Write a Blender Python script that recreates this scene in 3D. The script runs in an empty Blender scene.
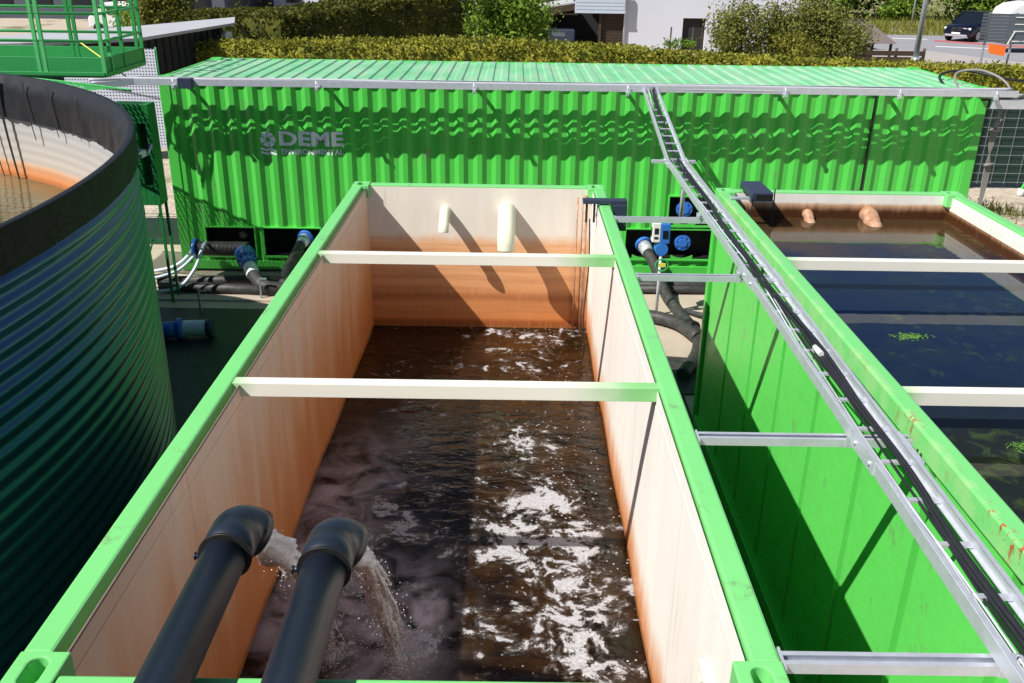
import bpy, bmesh, math, random
from mathutils import Vector, Matrix, noise as mnoise
random.seed(7)
S = bpy.context.scene
COL = S.collection
PI = math.pi
# ------------------------------------------------------------------ camera, world, sun
cam_d = bpy.data.cameras.new('camera'); cam = bpy.data.objects.new('camera', cam_d); COL.objects.link(cam)
S.camera = cam
def setcam(cx, cy, cz, yaw, pitch, roll, f):
    F = Vector((math.sin(yaw)*math.cos(pitch), math.cos(yaw)*math.cos(pitch), -math.sin(pitch)))
    R = Vector((math.cos(yaw), -math.sin(yaw), 0)); U = R.cross(F)
    R2 = R*math.cos(roll)+U*math.sin(roll); U2 = -R*math.sin(roll)+U*math.cos(roll)
    m = Matrix((R2, U2, -F)).transposed().to_4x4(); m.translation = (cx, cy, cz)
    cam.matrix_world = m
    cam_d.sensor_width = 36; cam_d.lens = f/1024*36
    cam_d.clip_start = .05; cam_d.clip_end = 2000
setcam(1.56027, -2.09703, 4.67406, .00171325, .4047889, .0145922, 904.18)
SUN_TO = Vector((-.796, -.467, 1)).normalized()
w = bpy.data.worlds.new('World'); S.world = w; w.use_nodes = True
nt = w.node_tree; nt.nodes.clear()
sky = nt.nodes.new('ShaderNodeTexSky'); sky.sky_type = 'NISHITA'; sky.sun_disc = False
sky.sun_elevation = math.asin(SUN_TO.z); sky.sun_rotation = math.atan2(SUN_TO.x, SUN_TO.y)
sky.air_density = 1.0; sky.dust_density = .6; sky.ozone_density = 1.5
bg = nt.nodes.new('ShaderNodeBackground'); bg.inputs[1].default_value = .05
ow = nt.nodes.new('ShaderNodeOutputWorld')
nt.links.new(sky.outputs[0], bg.inputs[0]); nt.links.new(bg.outputs[0], ow.inputs[0])
sd = bpy.data.lights.new('sun', 'SUN'); sd.energy = 4.9; sd.angle = math.radians(.5); sd.color = (1, .955, .88)
so = bpy.data.objects.new('sun', sd); COL.objects.link(so)
so.rotation_euler = SUN_TO.to_track_quat('Z', 'Y').to_euler(); so.location = (-20, -12, 25)
S.view_settings.view_transform = 'Standard'; S.view_settings.look = 'None'
S.view_settings.exposure = .48; S.view_settings.gamma = 1
S.render.engine = 'CYCLES'
S.cycles.max_bounces = 8

# ------------------------------------------------------------------ node helper
class NG:
    def __init__(s, name):
        s.m = bpy.data.materials.new(name); s.m.use_nodes = True
        s.t = s.m.node_tree; s.t.nodes.clear()
        s.out = s.t.nodes.new('ShaderNodeOutputMaterial')
    def n(s, typ, **kw):
        x = s.t.nodes.new(typ)
        for k, v in kw.items(): setattr(x, k, v)
        return x
    def put(s, sock, v):
        if isinstance(v, bpy.types.NodeSocket): s.t.links.new(v, sock)
        elif v is not None:
            if sock.type == 'RGBA' and not isinstance(v, (int, float)): v = (*v[:3], 1)
            sock.default_value = v
    def obj(s): return s.n('ShaderNodeTexCoord').outputs['Object']
    def mp(s, v, sc=(1, 1, 1), loc=(0, 0, 0), rot=(0, 0, 0)):
        x = s.n('ShaderNodeMapping'); s.put(x.inputs[0], v); x.inputs['Scale'].default_value = sc
        x.inputs['Location'].default_value = loc; x.inputs['Rotation'].default_value = rot; return x.outputs[0]
    def noise(s, v, sc, det=4, ro=.55, dist=0):
        x = s.n('ShaderNodeTexNoise'); s.put(x.inputs['Vector'], v); x.inputs['Scale'].default_value = sc
        x.inputs['Detail'].default_value = det; x.inputs['Roughness'].default_value = ro
        x.inputs['Distortion'].default_value = dist; return x.outputs[0]
    def vor(s, v, sc, feat='F1'):
        x = s.n('ShaderNodeTexVoronoi'); x.feature = feat; s.put(x.inputs['Vector'], v); x.inputs['Scale'].default_value = sc
        return x.outputs['Distance']
    def ma(s, op, a, b=0., c=0., clamp=False):
        x = s.n('ShaderNodeMath', operation=op, use_clamp=clamp)
        s.put(x.inputs[0], a); s.put(x.inputs[1], b); s.put(x.inputs[2], c); return x.outputs[0]
    def rng(s, v, a, b, c=0., d=1., smooth=True):
        x = s.n('ShaderNodeMapRange'); x.interpolation_type = 'SMOOTHSTEP' if smooth else 'LINEAR'
        for i, q in enumerate((v, a, b, c, d)): s.put(x.inputs[i], q)
        return x.outputs[0]
    def mix(s, f, a, b, mode='MIX'):
        x = s.n('ShaderNodeMix', data_type='RGBA', blend_type=mode)
        s.put(x.inputs[0], f); s.put(x.inputs[6], a); s.put(x.inputs[7], b); return x.outputs[2]
    def ramp(s, f, stops):
        x = s.n('ShaderNodeValToRGB'); s.put(x.inputs[0], f); e = x.color_ramp.elements
        while len(e) < len(stops): e.new(.5)
        for i, (p, c) in enumerate(stops): e[i].position = p; e[i].color = (*c, 1)
        return x.outputs[0]
    def sep(s, v):
        x = s.n('ShaderNodeSeparateXYZ'); s.put(x.inputs[0], v); return x.outputs
    def bump(s, h, st=.3, dist=.01):
        x = s.n('ShaderNodeBump'); s.put(x.inputs['Height'], h); x.inputs['Strength'].default_value = st
        x.inputs['Distance'].default_value = dist; return x.outputs[0]
    def pbr(s, col, rough=.5, metal=0., nor=None, spec=.5, coat=0., trans=0., ior=1.45, alpha=None):
        x = s.n('ShaderNodeBsdfPrincipled'); I = x.inputs
        s.put(I['Base Color'], col); s.put(I['Roughness'], rough); s.put(I['Metallic'], metal)
        s.put(I['Specular IOR Level'], spec); s.put(I['Coat Weight'], coat); I['Coat Roughness'].default_value = .12
        s.put(I['Transmission Weight'], trans); s.put(I['IOR'], ior)
        if alpha is not None: s.put(I['Alpha'], alpha)
        if nor is not None: s.put(I['Normal'], nor)
        return x.outputs[0]
    def end(s, sh): s.t.links.new(sh, s.out.inputs[0]); return s.m
    def blend(s, f, a, b):
        x = s.n('ShaderNodeMixShader'); s.put(x.inputs[0], f); s.t.links.new(a, x.inputs[1]); s.t.links.new(b, x.inputs[2]); return x.outputs[0]

def paint(name, col, rough=.4, metal=0., var=.12, scale=3., bump=.0, dust=0., dustcol=(.6, .57, .5), coat=0., spec=.5, scuff=0.):
    g = NG(name); o = g.obj()
    n1 = g.noise(o, scale, 5, .6); n2 = g.noise(o, scale*9, 3)
    a = tuple(c*(1-var) for c in col); b = tuple(min(1, c*(1+var)) for c in col)
    c = g.mix(n1, a, b)
    if dust: c = g.mix(g.ma('MULTIPLY', g.rng(n1, .35, .7), dust), c, dustcol)
    if scuff:
        q = g.noise(g.mp(o, (1, 1, .5)), 4.5, 7, .78); c = g.mix(g.ma('MULTIPLY', g.rng(q, .56, .70), scuff), c, (.16, .22, .12))
        q = g.noise(g.mp(o, (1, 1, .35), (7, 3, 1)), 16, 6, .8); c = g.mix(g.ma('MULTIPLY', g.rng(q, .67, .70), scuff*1.5, clamp=True), c, (.20, .09, .04))
    r = g.rng(n2, .3, .7, max(0, rough-.07), rough+.08)
    nor = g.bump(g.ma('ADD', n2, n1), bump, .01) if bump else None
    return g.end(g.pbr(c, r, metal, nor, spec, coat))

M = {}
GREEN = (.075, .52, .07)
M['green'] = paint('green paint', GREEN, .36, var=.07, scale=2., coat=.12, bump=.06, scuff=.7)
M['green_rim'] = paint('sunlit tone green paint', (.18, .60, .19), .36, var=.08, scale=2., coat=.12, bump=.04, scuff=.65)  # paler copy of the green; glare of the sunlit tops is in its colour
M['green_dark'] = paint('machine green paint', (.03, .27, .075), .4, var=.12, scale=3.)
M['green_panel'] = paint('panel green paint', (.11, .57, .10), .38, var=.08, scale=1.6, bump=.14, scuff=.65)
g = NG('sky tinted roof green'); o = g.obj()
n1 = g.noise(o, 1.3, 5, .6); n2 = g.noise(g.mp(o, (3, .6, 1)), 2.2, 4)
s_ = g.sep(o)
c = g.mix(g.rng(n1, .35, .65), (.16, .52, .24), (.26, .60, .34))  # mint paleness is grazing sky reflection put into the colour, along with dust
c = g.mix(g.ma('MULTIPLY', g.rng(n2, .45, .62), .28), c, (.52, .50, .44))
M['roof_green'] = g.end(g.pbr(c, .42, 0., g.bump(n2, .05), coat=.1))
# rim paint of the right tank with rust drips along its crease
g = NG('green paint with rust chips'); o = g.obj(); s_ = g.sep(o)
n1 = g.noise(o, 2.2, 5)
c = g.mix(n1, (.15, .55, .16), (.19, .61, .20))
crease = g.ma('MULTIPLY', g.rng(s_[0], .05, .012), g.rng(s_[2], 2.30, 2.58))
pn = g.noise(g.mp(o, (9, 9, 3)), 2.5, 5, .7)
band = g.ma('MULTIPLY', g.rng(g.noise(g.mp(o, (.1, 1, .1)), 1.7, 2), .42, .5), g.ma('MAXIMUM', g.rng(s_[1], 2.9, 2.3), g.ma('MULTIPLY', g.rng(s_[1], 4.6, 5.0), .35)))
rm = g.ma('MULTIPLY', g.ma('MULTIPLY', crease, band), g.rng(pn, .53, .58))
c = g.mix(g.ma('MULTIPLY', g.ma('MULTIPLY', g.rng(s_[0], .045, .03), g.rng(g.noise(o, 6, 3), .4, .6)), .25), c, (.55, .62, .35))
c = g.mix(rm, c, (.33, .09, .03))
M['green_rust'] = g.end(g.pbr(c, g.mix(rm, (.36,)*3, (.8,)*3), 0., None, coat=.1))
M['green_rail'] = paint('platform rail paint', (.09, .44, .15), .4, var=.08)
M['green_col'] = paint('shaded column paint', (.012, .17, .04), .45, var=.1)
M['zinc'] = paint('galvanised steel', (.62, .65, .72), .40, .5, var=.22, scale=14., bump=.05)
M['zinc_matt'] = paint('dull galvanised steel', (.42, .45, .5), .5, .6, var=.2, scale=20.)
g = NG('black polyethylene'); M['black_plastic'] = g.end(g.pbr(g.mix(g.noise(g.mp(g.obj(), (1, .3, 1)), 5, 3), (.010, .016, .030), (.016, .023, .038)), .36, 0., None, .6))
M['black_rubber'] = paint('black rubber', (.03, .03, .032), .55, var=.3, scale=12., bump=.1, dust=.15, dustcol=(.2, .18, .15))
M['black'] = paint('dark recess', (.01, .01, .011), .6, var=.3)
M['navy'] = paint('dark blue housing', (.03, .04, .075), .45, var=.1)
M['blue'] = paint('blue enamel', (.03, .16, .55), .35, var=.15, scale=20.)
M['white_plastic'] = paint('white plastic', (.75, .76, .76), .4, var=.05)
M['clear_hose'] = paint('milky hose', (.6, .68, .78), .3, var=.1)
M['cable_grey'] = paint('grey cable jacket', (.42, .43, .48), .5, var=.15, scale=8.)
M['cable_dull'] = paint('dull grey cable jacket', (.22, .21, .2), .6, var=.2)
M['cable_black'] = paint('black cable jacket', (.018, .02, .024), .5, var=.2)
M['logo'] = paint('pale blue lettering', (.86, .92, 1.), .5, var=.05)
M['yellow'] = paint('yellow green cable', (.6, .6, .1), .5, var=.1)
M['orange'] = paint('orange tag', (.95, .2, .03), .6, var=.05)
M['timber'] = paint('dark timber', (.05, .032, .022), .8, var=.4, scale=8., bump=.2)
M['timber_grey'] = paint('weathered timber', (.15, .12, .1), .8, var=.3, scale=10.)
M['slat'] = paint('grey slats', (.10, .115, .14), .6, var=.1)
M['steel_blue'] = paint('lamp pole steel', (.45, .52, .56), .4, .5, var=.15)
M['plaster'] = paint('white render wall', (.58, .60, .68), .85, var=.06, scale=.8, bump=.05)
M['fascia'] = paint('pale blue cladding', (.5, .56, .66), .6, var=.06)
M['roof_grey'] = paint('pale grey sheet roof', (.42, .43, .47), .6, var=.12, scale=1.)
M['roof_brown'] = paint('brown grey shingles', (.16, .13, .13), .85, var=.2, scale=6., bump=.3)
M['dark_wall'] = paint('dark stained wall', (.02, .02, .024), .7, var=.3, scale=4.)
M['asphalt'] = paint('asphalt', (.27, .27, .30), .85, var=.12, scale=.6, bump=.1)
M['paving'] = paint('light paving', (.38, .35, .34), .85, var=.12, scale=1.)
M['red_lane'] = paint('red lane surface', (.42, .12, .13), .8, var=.1)
M['lane'] = paint('road paint', (.72, .72, .74), .7, var=.06)
M['glass'] = paint('dark glass', (.008, .012, .02), .08, var=.1, spec=.5)
M['car'] = paint('dark blue car paint', (.004, .006, .018), .22, var=.1, coat=.8)
M['tyre'] = paint('tyre rubber', (.015, .015, .016), .8, var=.2)
M['alloy'] = paint('alloy rim', (.5, .5, .52), .3, .8, var=.1)
M['lamp'] = paint('headlight lens', (.8, .82, .85), .1, var=.02)
M['bark'] = paint('bark', (.07, .05, .035), .9, var=.35, scale=12., bump=.4)
M['concrete'] = paint('concrete slab', (.40, .34, .27), .9, var=.14, scale=1.4, bump=.15, dust=.5, dustcol=(.5, .43, .34))

def lining(name, zr, soft, tint=0., bands=False, low=1.1, deep=.5, scum=.07, cream=(.80, .745, .665)):
    """cream coating with iron stain climbing from the water line"""
    g = NG(name); o = g.obj(); s = g.sep(o)
    n = g.noise(g.mp(o, (3.4, 3.4, .55)), 1.6, 6, .6); nf = g.noise(g.mp(o, (22, 22, 1.6)), 1.2, 4, .6)
    nb = g.noise(g.mp(o, (.5, .5, 9)), 1.6, 4, .6)
    z = g.ma('ADD', s[2], g.ma('MULTIPLY', g.ma('SUBTRACT', n, .5), soft*1.1))
    z = g.ma('ADD', z, g.ma('MULTIPLY', g.ma('SUBTRACT', nf, .5), soft*.25))
    f1 = g.rng(z, zr, zr-soft)            # tan veil
    f2 = g.ma('POWER', g.rng(z, low+(zr-low)*.95, low-.05), 1.1)   # orange
    f3 = g.rng(g.ma('ADD', s[2], g.ma('MULTIPLY', g.ma('SUBTRACT', nf, .5), .06)), low+scum, low+scum*.35)     # brown scum line
    c = g.mix(g.rng(n, .3, .7), cream, tuple(q*.92 for q in cream))
    c = g.mix(g.ma('MULTIPLY', f1, .72+tint), c, (.76, .41, .20))
    c = g.mix(g.ma('MULTIPLY', f2, .9), c, (.55, .17, .035))
    if bands:
        bb = g.rng(nb, .42, .68)
        c = g.mix(g.ma('MULTIPLY', g.ma('MULTIPLY', bb, f1), .5), c, (.44, .17, .06))
        d = g.ma('ABSOLUTE', g.ma('SUBTRACT', g.ma('ADD', s[2], g.ma('MULTIPLY', nf, .05)), low+.36))
        c = g.mix(g.ma('MULTIPLY', g.rng(d, .09, .0), .55), c, (.26, .07, .02))
        d = g.ma('ABSOLUTE', g.ma('SUBTRACT', s[2], low+.06))
        c = g.mix(g.ma('MULTIPLY', g.rng(d, .05, .0), .7), c, (.3, .06, .015))
    c = g.mix(g.ma('MULTIPLY', f3, deep), c, (.06, .022, .008))
    wl = g.ma('LESS_THAN', g.ma('FRACT', g.ma('DIVIDE', g.ma('ADD', s[1], 9.3), 1.52)), .006); c = g.mix(g.ma('MULTIPLY', wl, .35), c, (.3, .2, .13))
    dp = g.noise(g.mp(o, (30, 30, .9), (3, 1, 2)), 1., 5, .7); c = g.mix(g.ma('MULTIPLY', g.ma('MULTIPLY', g.rng(dp, .60, .68), g.rng(g.noise(o, 1.7, 3), .45, .6)), .4), c, (.42, .17, .05))
    sp = g.noise(o, 38, 5, .75); c = g.mix(g.ma('MULTIPLY', g.rng(sp, .60, .70), g.ma('ADD', .12, g.ma('MULTIPLY', f2, .5))), c, (.24, .09, .03))
    st = g.rng(nf, .56, .75)
    c = g.mix(g.ma('MULTIPLY', st, g.ma('MULTIPLY', g.rng(s[2], 2.6, 1.3), .34)), c, (.55, .28, .1))
    return g.end(g.pbr(c, .42, 0., g.bump(n, .08, .02), spec=.4))
M['lin_end'] = lining('end lining', 2.12, .14, .2, True)
M['lin_left'] = lining('left lining', 2.72, 1.3, .15, cream=(.84, .64, .49))
M['lin_right'] = lining('right lining', 1.52, .36, .1, low=1.1, cream=(.86, .83, .78))
M['lin3'] = lining('clearwater lining', 2.49, .03, .1, low=2.33, deep=1., scum=.17, cream=(.84, .82, .77))
M['cream'] = paint('cream beam paint', (.80, .78, .70), .45, var=.05, scale=4.)
# beams fade from green overspray at the ends to cream
g = NG('cream beam with green overspray'); o = g.obj(); s = g.sep(o)
n = g.noise(o, 7, 3)
e = g.ma('ADD', g.rng(g.ma('ADD', s[0], g.ma('MULTIPLY', n, .12)), .30, .10), g.rng(g.ma('SUBTRACT', s[0], g.ma('MULTIPLY', n, .2)), 1.72, 2.16))
e = g.ma('MULTIPLY', e, .85)
M['beam'] = g.end(g.pbr(g.mix(e, (.80, .78, .69), (.13, .52, .12)), .42))

# ------------------------------------------------------------------ mesh builder
class MB:
    def __init__(s): s.v = []; s.f = []; s.smooth = set()
    def add(s, vs, fs, smooth=False):
        k = len(s.v); s.v += [tuple(v) for v in vs]
        for f in fs:
            if smooth: s.smooth.add(len(s.f))
            s.f.append([k+i for i in f])
        return s
    def box(s, x0, x1, y0, y1, z0, z1):
        return s.add([(x, y, z) for z in (z0, z1) for y in (y0, y1) for x in (x0, x1)],
                     [(0, 2, 3, 1), (4, 5, 7, 6), (0, 1, 5, 4), (2, 6, 7, 3), (0, 4, 6, 2), (1, 3, 7, 5)])
    def bar(s, p, q, w, h, up=(0, 0, 1)):
        p, q = Vector(p), Vector(q); d = (q-p).normalized(); up = Vector(up)
        if abs(d.dot(up)) > .98: up = Vector((0, 1, 0))
        a = d.cross(up).normalized()*w/2; b = a.cross(d).normalized()*h/2
        vs = [r+i*a+j*b for r in (p, q) for i, j in ((-1, -1), (1, -1), (1, 1), (-1, 1))]
        return s.add(vs, [(0, 3, 2, 1), (4, 5, 6, 7), (0, 1, 5, 4), (1, 2, 6, 5), (2, 3, 7, 6), (3, 0, 4, 7)])
    def tube(s, pts, r, seg=12, caps=True, smooth=True):
        pts = [Vector(p) for p in pts]; n = len(pts)
        rs = r if isinstance(r, (list, tuple)) else [r]*n
        d0 = (pts[1]-pts[0]).normalized(); a = d0.orthogonal().normalized(); vs = []
        for i, p in enumerate(pts):
            d = (pts[min(i+1, n-1)]-pts[max(i-1, 0)]).normalized()
            a = (a-d*a.dot(d)).normalized(); b = d.cross(a)
            for k in range(seg):
                t = 2*PI*k/seg; vs.append(p+(a*math.cos(t)+b*math.sin(t))*rs[i])
        fs = [(i*seg+k, i*seg+(k+1) % seg, (i+1)*seg+(k+1) % seg, (i+1)*seg+k) for i in range(n-1) for k in range(seg)]
        s.add(vs, fs, smooth)
        if caps:
            k = len(s.v)-n*seg
            s.f.append([k+i for i in range(seg)][::-1]); s.f.append([k+(n-1)*seg+i for i in range(seg)])
        return s
    def cyl(s, p, q, r, seg=16): return s.tube([p, q], r, seg)
    def prism(s, prof, axis, a, b):
        """prof: 2D points of the two other axes in order"""
        def P(u, v, t): return {'x': (t, u, v), 'y': (u, t, v), 'z': (u, v, t)}[axis]
        n = len(prof); vs = [P(u, v, a) for u, v in prof]+[P(u, v, b) for u, v in prof]
        return s.add(vs, [tuple(range(n))[::-1], tuple(range(n, 2*n))]+[(i, (i+1) % n, n+(i+1) % n, n+i) for i in range(n)])
    def grid(s, fn, nu, nv, smooth=True):
        vs = [fn(i/nu, j/nv) for j in range(nv+1) for i in range(nu+1)]
        return s.add(vs, [(j*(nu+1)+i, j*(nu+1)+i+1, (j+1)*(nu+1)+i+1, (j+1)*(nu+1)+i) for j in range(nv) for i in range(nu)], smooth)
    def leaf(s, c, size, rnd=random):
        a = Vector((rnd.gauss(0, 1), rnd.gauss(0, 1), rnd.gauss(0, 1))).normalized()
        b = a.orthogonal().normalized(); t = rnd.random()*6.28
        b = (b*math.cos(t)+a.cross(b)*math.sin(t)); d = a.cross(b); c = Vector(c)
        l = size*(.7+.6*rnd.random()); wd = l*.55
        return s.add([c-b*l*.5, c+d*wd*.5, c+b*l*.5, c-d*wd*.5], [(0, 1, 2, 3)])
    def build(s, name, m, parent=None, bevel=0., keep=False, weld=False, org=None):
        me = bpy.data.meshes.new(name); ob = bpy.data.objects.new(name, me)
        off = Vector((0, 0, 0))
        if parent is not None:
            p = parent
            while p: off += p.location; p = p.parent
            ob.parent = parent
        elif not keep:
            xs = [v[0] for v in s.v]; ys = [v[1] for v in s.v]; zs = [v[2] for v in s.v]
            off = Vector(org) if org else Vector(((min(xs)+max(xs))/2, (min(ys)+max(ys))/2, min(zs)))
            ob.location = off
        me.from_pydata([(v[0]-off.x, v[1]-off.y, v[2]-off.z) for v in s.v], [], s.f)
        for i in s.smooth: me.polygons[i].use_smooth = True
        bm = bmesh.new(); bm.from_mesh(me)
        if weld: bmesh.ops.remove_doubles(bm, verts=bm.verts, dist=1e-5)
        bmesh.ops.recalc_face_normals(bm, faces=bm.faces) if len(bm.faces) < 4000 else None
        bm.to_mesh(me); bm.free()
        me.materials.append(M[m] if isinstance(m, str) else m)
        COL.objects.link(ob)
        if bevel:
            b = ob.modifiers.new('bevel', 'BEVEL'); b.width = bevel; b.segments = 2; b.limit_method = 'ANGLE'
        return ob
def tag(o, label, cat, group=None, kind=None):
    o['label'] = label; o['category'] = cat
    if kind: o['kind'] = kind
    if group: o['group'] = group
    return o
def thing(name, loc, label, cat, group=None):
    o = bpy.data.objects.new(name, None); o.location = loc; o.empty_display_size = .2; COL.objects.link(o)
    return tag(o, label, cat, group)
def struct(o): o['kind'] = 'structure'; return o
def spline(ctrl, n=8):
    c = [Vector(p) for p in ctrl]; c = [c[0]*2-c[1]]+c+[c[-1]*2-c[-2]]; out = []
    for i in range(1, len(c)-2):
        for k in range(n):
            t = k/n; a, b, d, e = c[i-1], c[i], c[i+1], c[i+2]
            out.append(.5*((2*b)+(d-a)*t+(2*a-5*b+4*d-e)*t*t+(3*b-a-3*d+e)*t**3))
    return out+[c[-2]]

# ------------------------------------------------------------------ ground
g = NG('sandy ground'); o = g.obj()
n1 = g.noise(o, .35, 6, .65); n2 = g.noise(o, 3.5, 5, .65); n3 = g.vor(o, 14)
c = g.mix(g.rng(n2, .3, .7), (.40, .335, .265), (.52, .45, .37))
c = g.mix(g.rng(n1, .52, .66), c, (.16, .15, .07))
c = g.mix(g.rng(g.noise(o, 9, 3), .6, .7), c, (.2, .16, .12))
M['ground'] = g.end(g.pbr(c, .95, 0., g.bump(g.ma('ADD', n2, n3), .5, .03)))
b = MB(); b.add([(-400, -200, 0), (400, -200, 0), (400, 600, 0), (-400, 600, 0)], [(0, 1, 2, 3)])
struct(b.build('ground', 'ground', keep=True))
b = MB(); b.box(-5.2, 9.5, -3, 14.3, -.1, .03); struct(b.build('concrete_slab', 'concrete', keep=True))
M['added_sheet'] = paint('added black ground sheet', (.012, .014, .016), .5, var=.3, scale=4., bump=.2)
b = MB(); b.box(-3.6, -.02, -3, 9.75, .0, .045); b.box(2.47, 3.56, -3, 8.2, .0, .045); struct(b.build('added_ground_sheet', 'added_sheet', keep=True))  # black sheets added over the slab to deepen the shaded gaps
g = NG('verge grass'); o = g.obj(); n1 = g.noise(o, .25, 6, .65); n2 = g.noise(o, 2.2, 5, .7)
c = g.mix(g.rng(n2, .3, .7), (.07, .10, .02), (.22, .22, .07)); c = g.mix(g.rng(n1, .5, .62), c, (.36, .29, .2))
M['verge'] = g.end(g.pbr(c, .95, 0., g.bump(n2, .8, .1)))
b = MB(); b.add([(18, 61.5, .02), (140, 58, .02), (300, 300, .02), (10, 300, .02)], [(0, 1, 2, 3)])
struct(b.build('grass_verge', 'verge', keep=True))
b = MB(); b.prism([(14, 52), (24.2, 49.5), (27, 43), (60, 20), (200, 20), (200, 57), (60, 59.5), (14, 63)], 'z', -.05, .03)
struct(b.build('road', 'asphalt', keep=True))
b = MB(); b.prism([(14, 52), (24.2, 49.5), (27, 43), (60, 20), (40, 20), (22, 38), (14, 46)], 'z', -.05, .12)
struct(b.build('pavement', 'paving', keep=True))
b = MB(); b.prism([(28.2, 58.3), (31.5, 55), (60, 50), (60, 48.4), (31.2, 53.6), (27.6, 57)], 'z', .03, .034)
struct(b.build('cycle_lane', 'red_lane', keep=True))
b = MB()
for (x, y, dx, dy) in ((26.2, 53.4, 2.8, -1.1), (31.5, 50.6, 3, -1.2), (37, 48.4, 3, -1.2), (25.8, 59, 2, -.6)):
    b.prism([(x, y), (x+dx, y+dy), (x+dx+.1, y+dy+.35), (x+.1, y+.35)], 'z', .03, .036)
struct(b.build('lane_markings', 'lane', keep=True))

# ------------------------------------------------------------------ corner casting with its oval hole
def casting(mb, cx, cy, z0, z1, lx, ly, hx=.032, hy=.062):
    n = 32; out = []; inn = []
    for k in range(n):
        t = 2*PI*(k+.5)/n; c, s = math.cos(t), math.sin(t)
        q = min((lx/2)/max(abs(c), 1e-6), (ly/2)/max(abs(s), 1e-6)); out.append((cx+c*q, cy+s*q))
        if hy >= hx: yy = s*hx+(hy-hx)*(1 if s > 0 else -1); xx = c*hx
        else: xx = c*hy+(hx-hy)*(1 if c > 0 else -1); yy = s*hy
        inn.append((cx+xx, cy+yy))
    # snap nearest ring points to the exact corners
    for sx in (-1, 1):
        for sy in (-1, 1):
            C = (cx+sx*lx/2, cy+sy*ly/2); i = min(range(n), key=lambda i: (out[i][0]-C[0])**2+(out[i][1]-C[1])**2); out[i] = C
    vs = [(x, y, z0) for x, y in out]+[(x, y, z1) for x, y in out]+[(x, y, z1) for x, y in inn]+[(x, y, z0+.02) for x, y in inn]
    fs = []
    for k in range(n):
        j = (k+1) % n
        fs += [(k, j, n+j, n+k), (n+k, n+j, 2*n+j, 2*n+k), (2*n+k, 2*n+j, 3*n+j, 3*n+k)]
    fs += [tuple(range(n))[::-1], tuple(range(3*n, 4*n))]
    mb.add(vs, fs)

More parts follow.
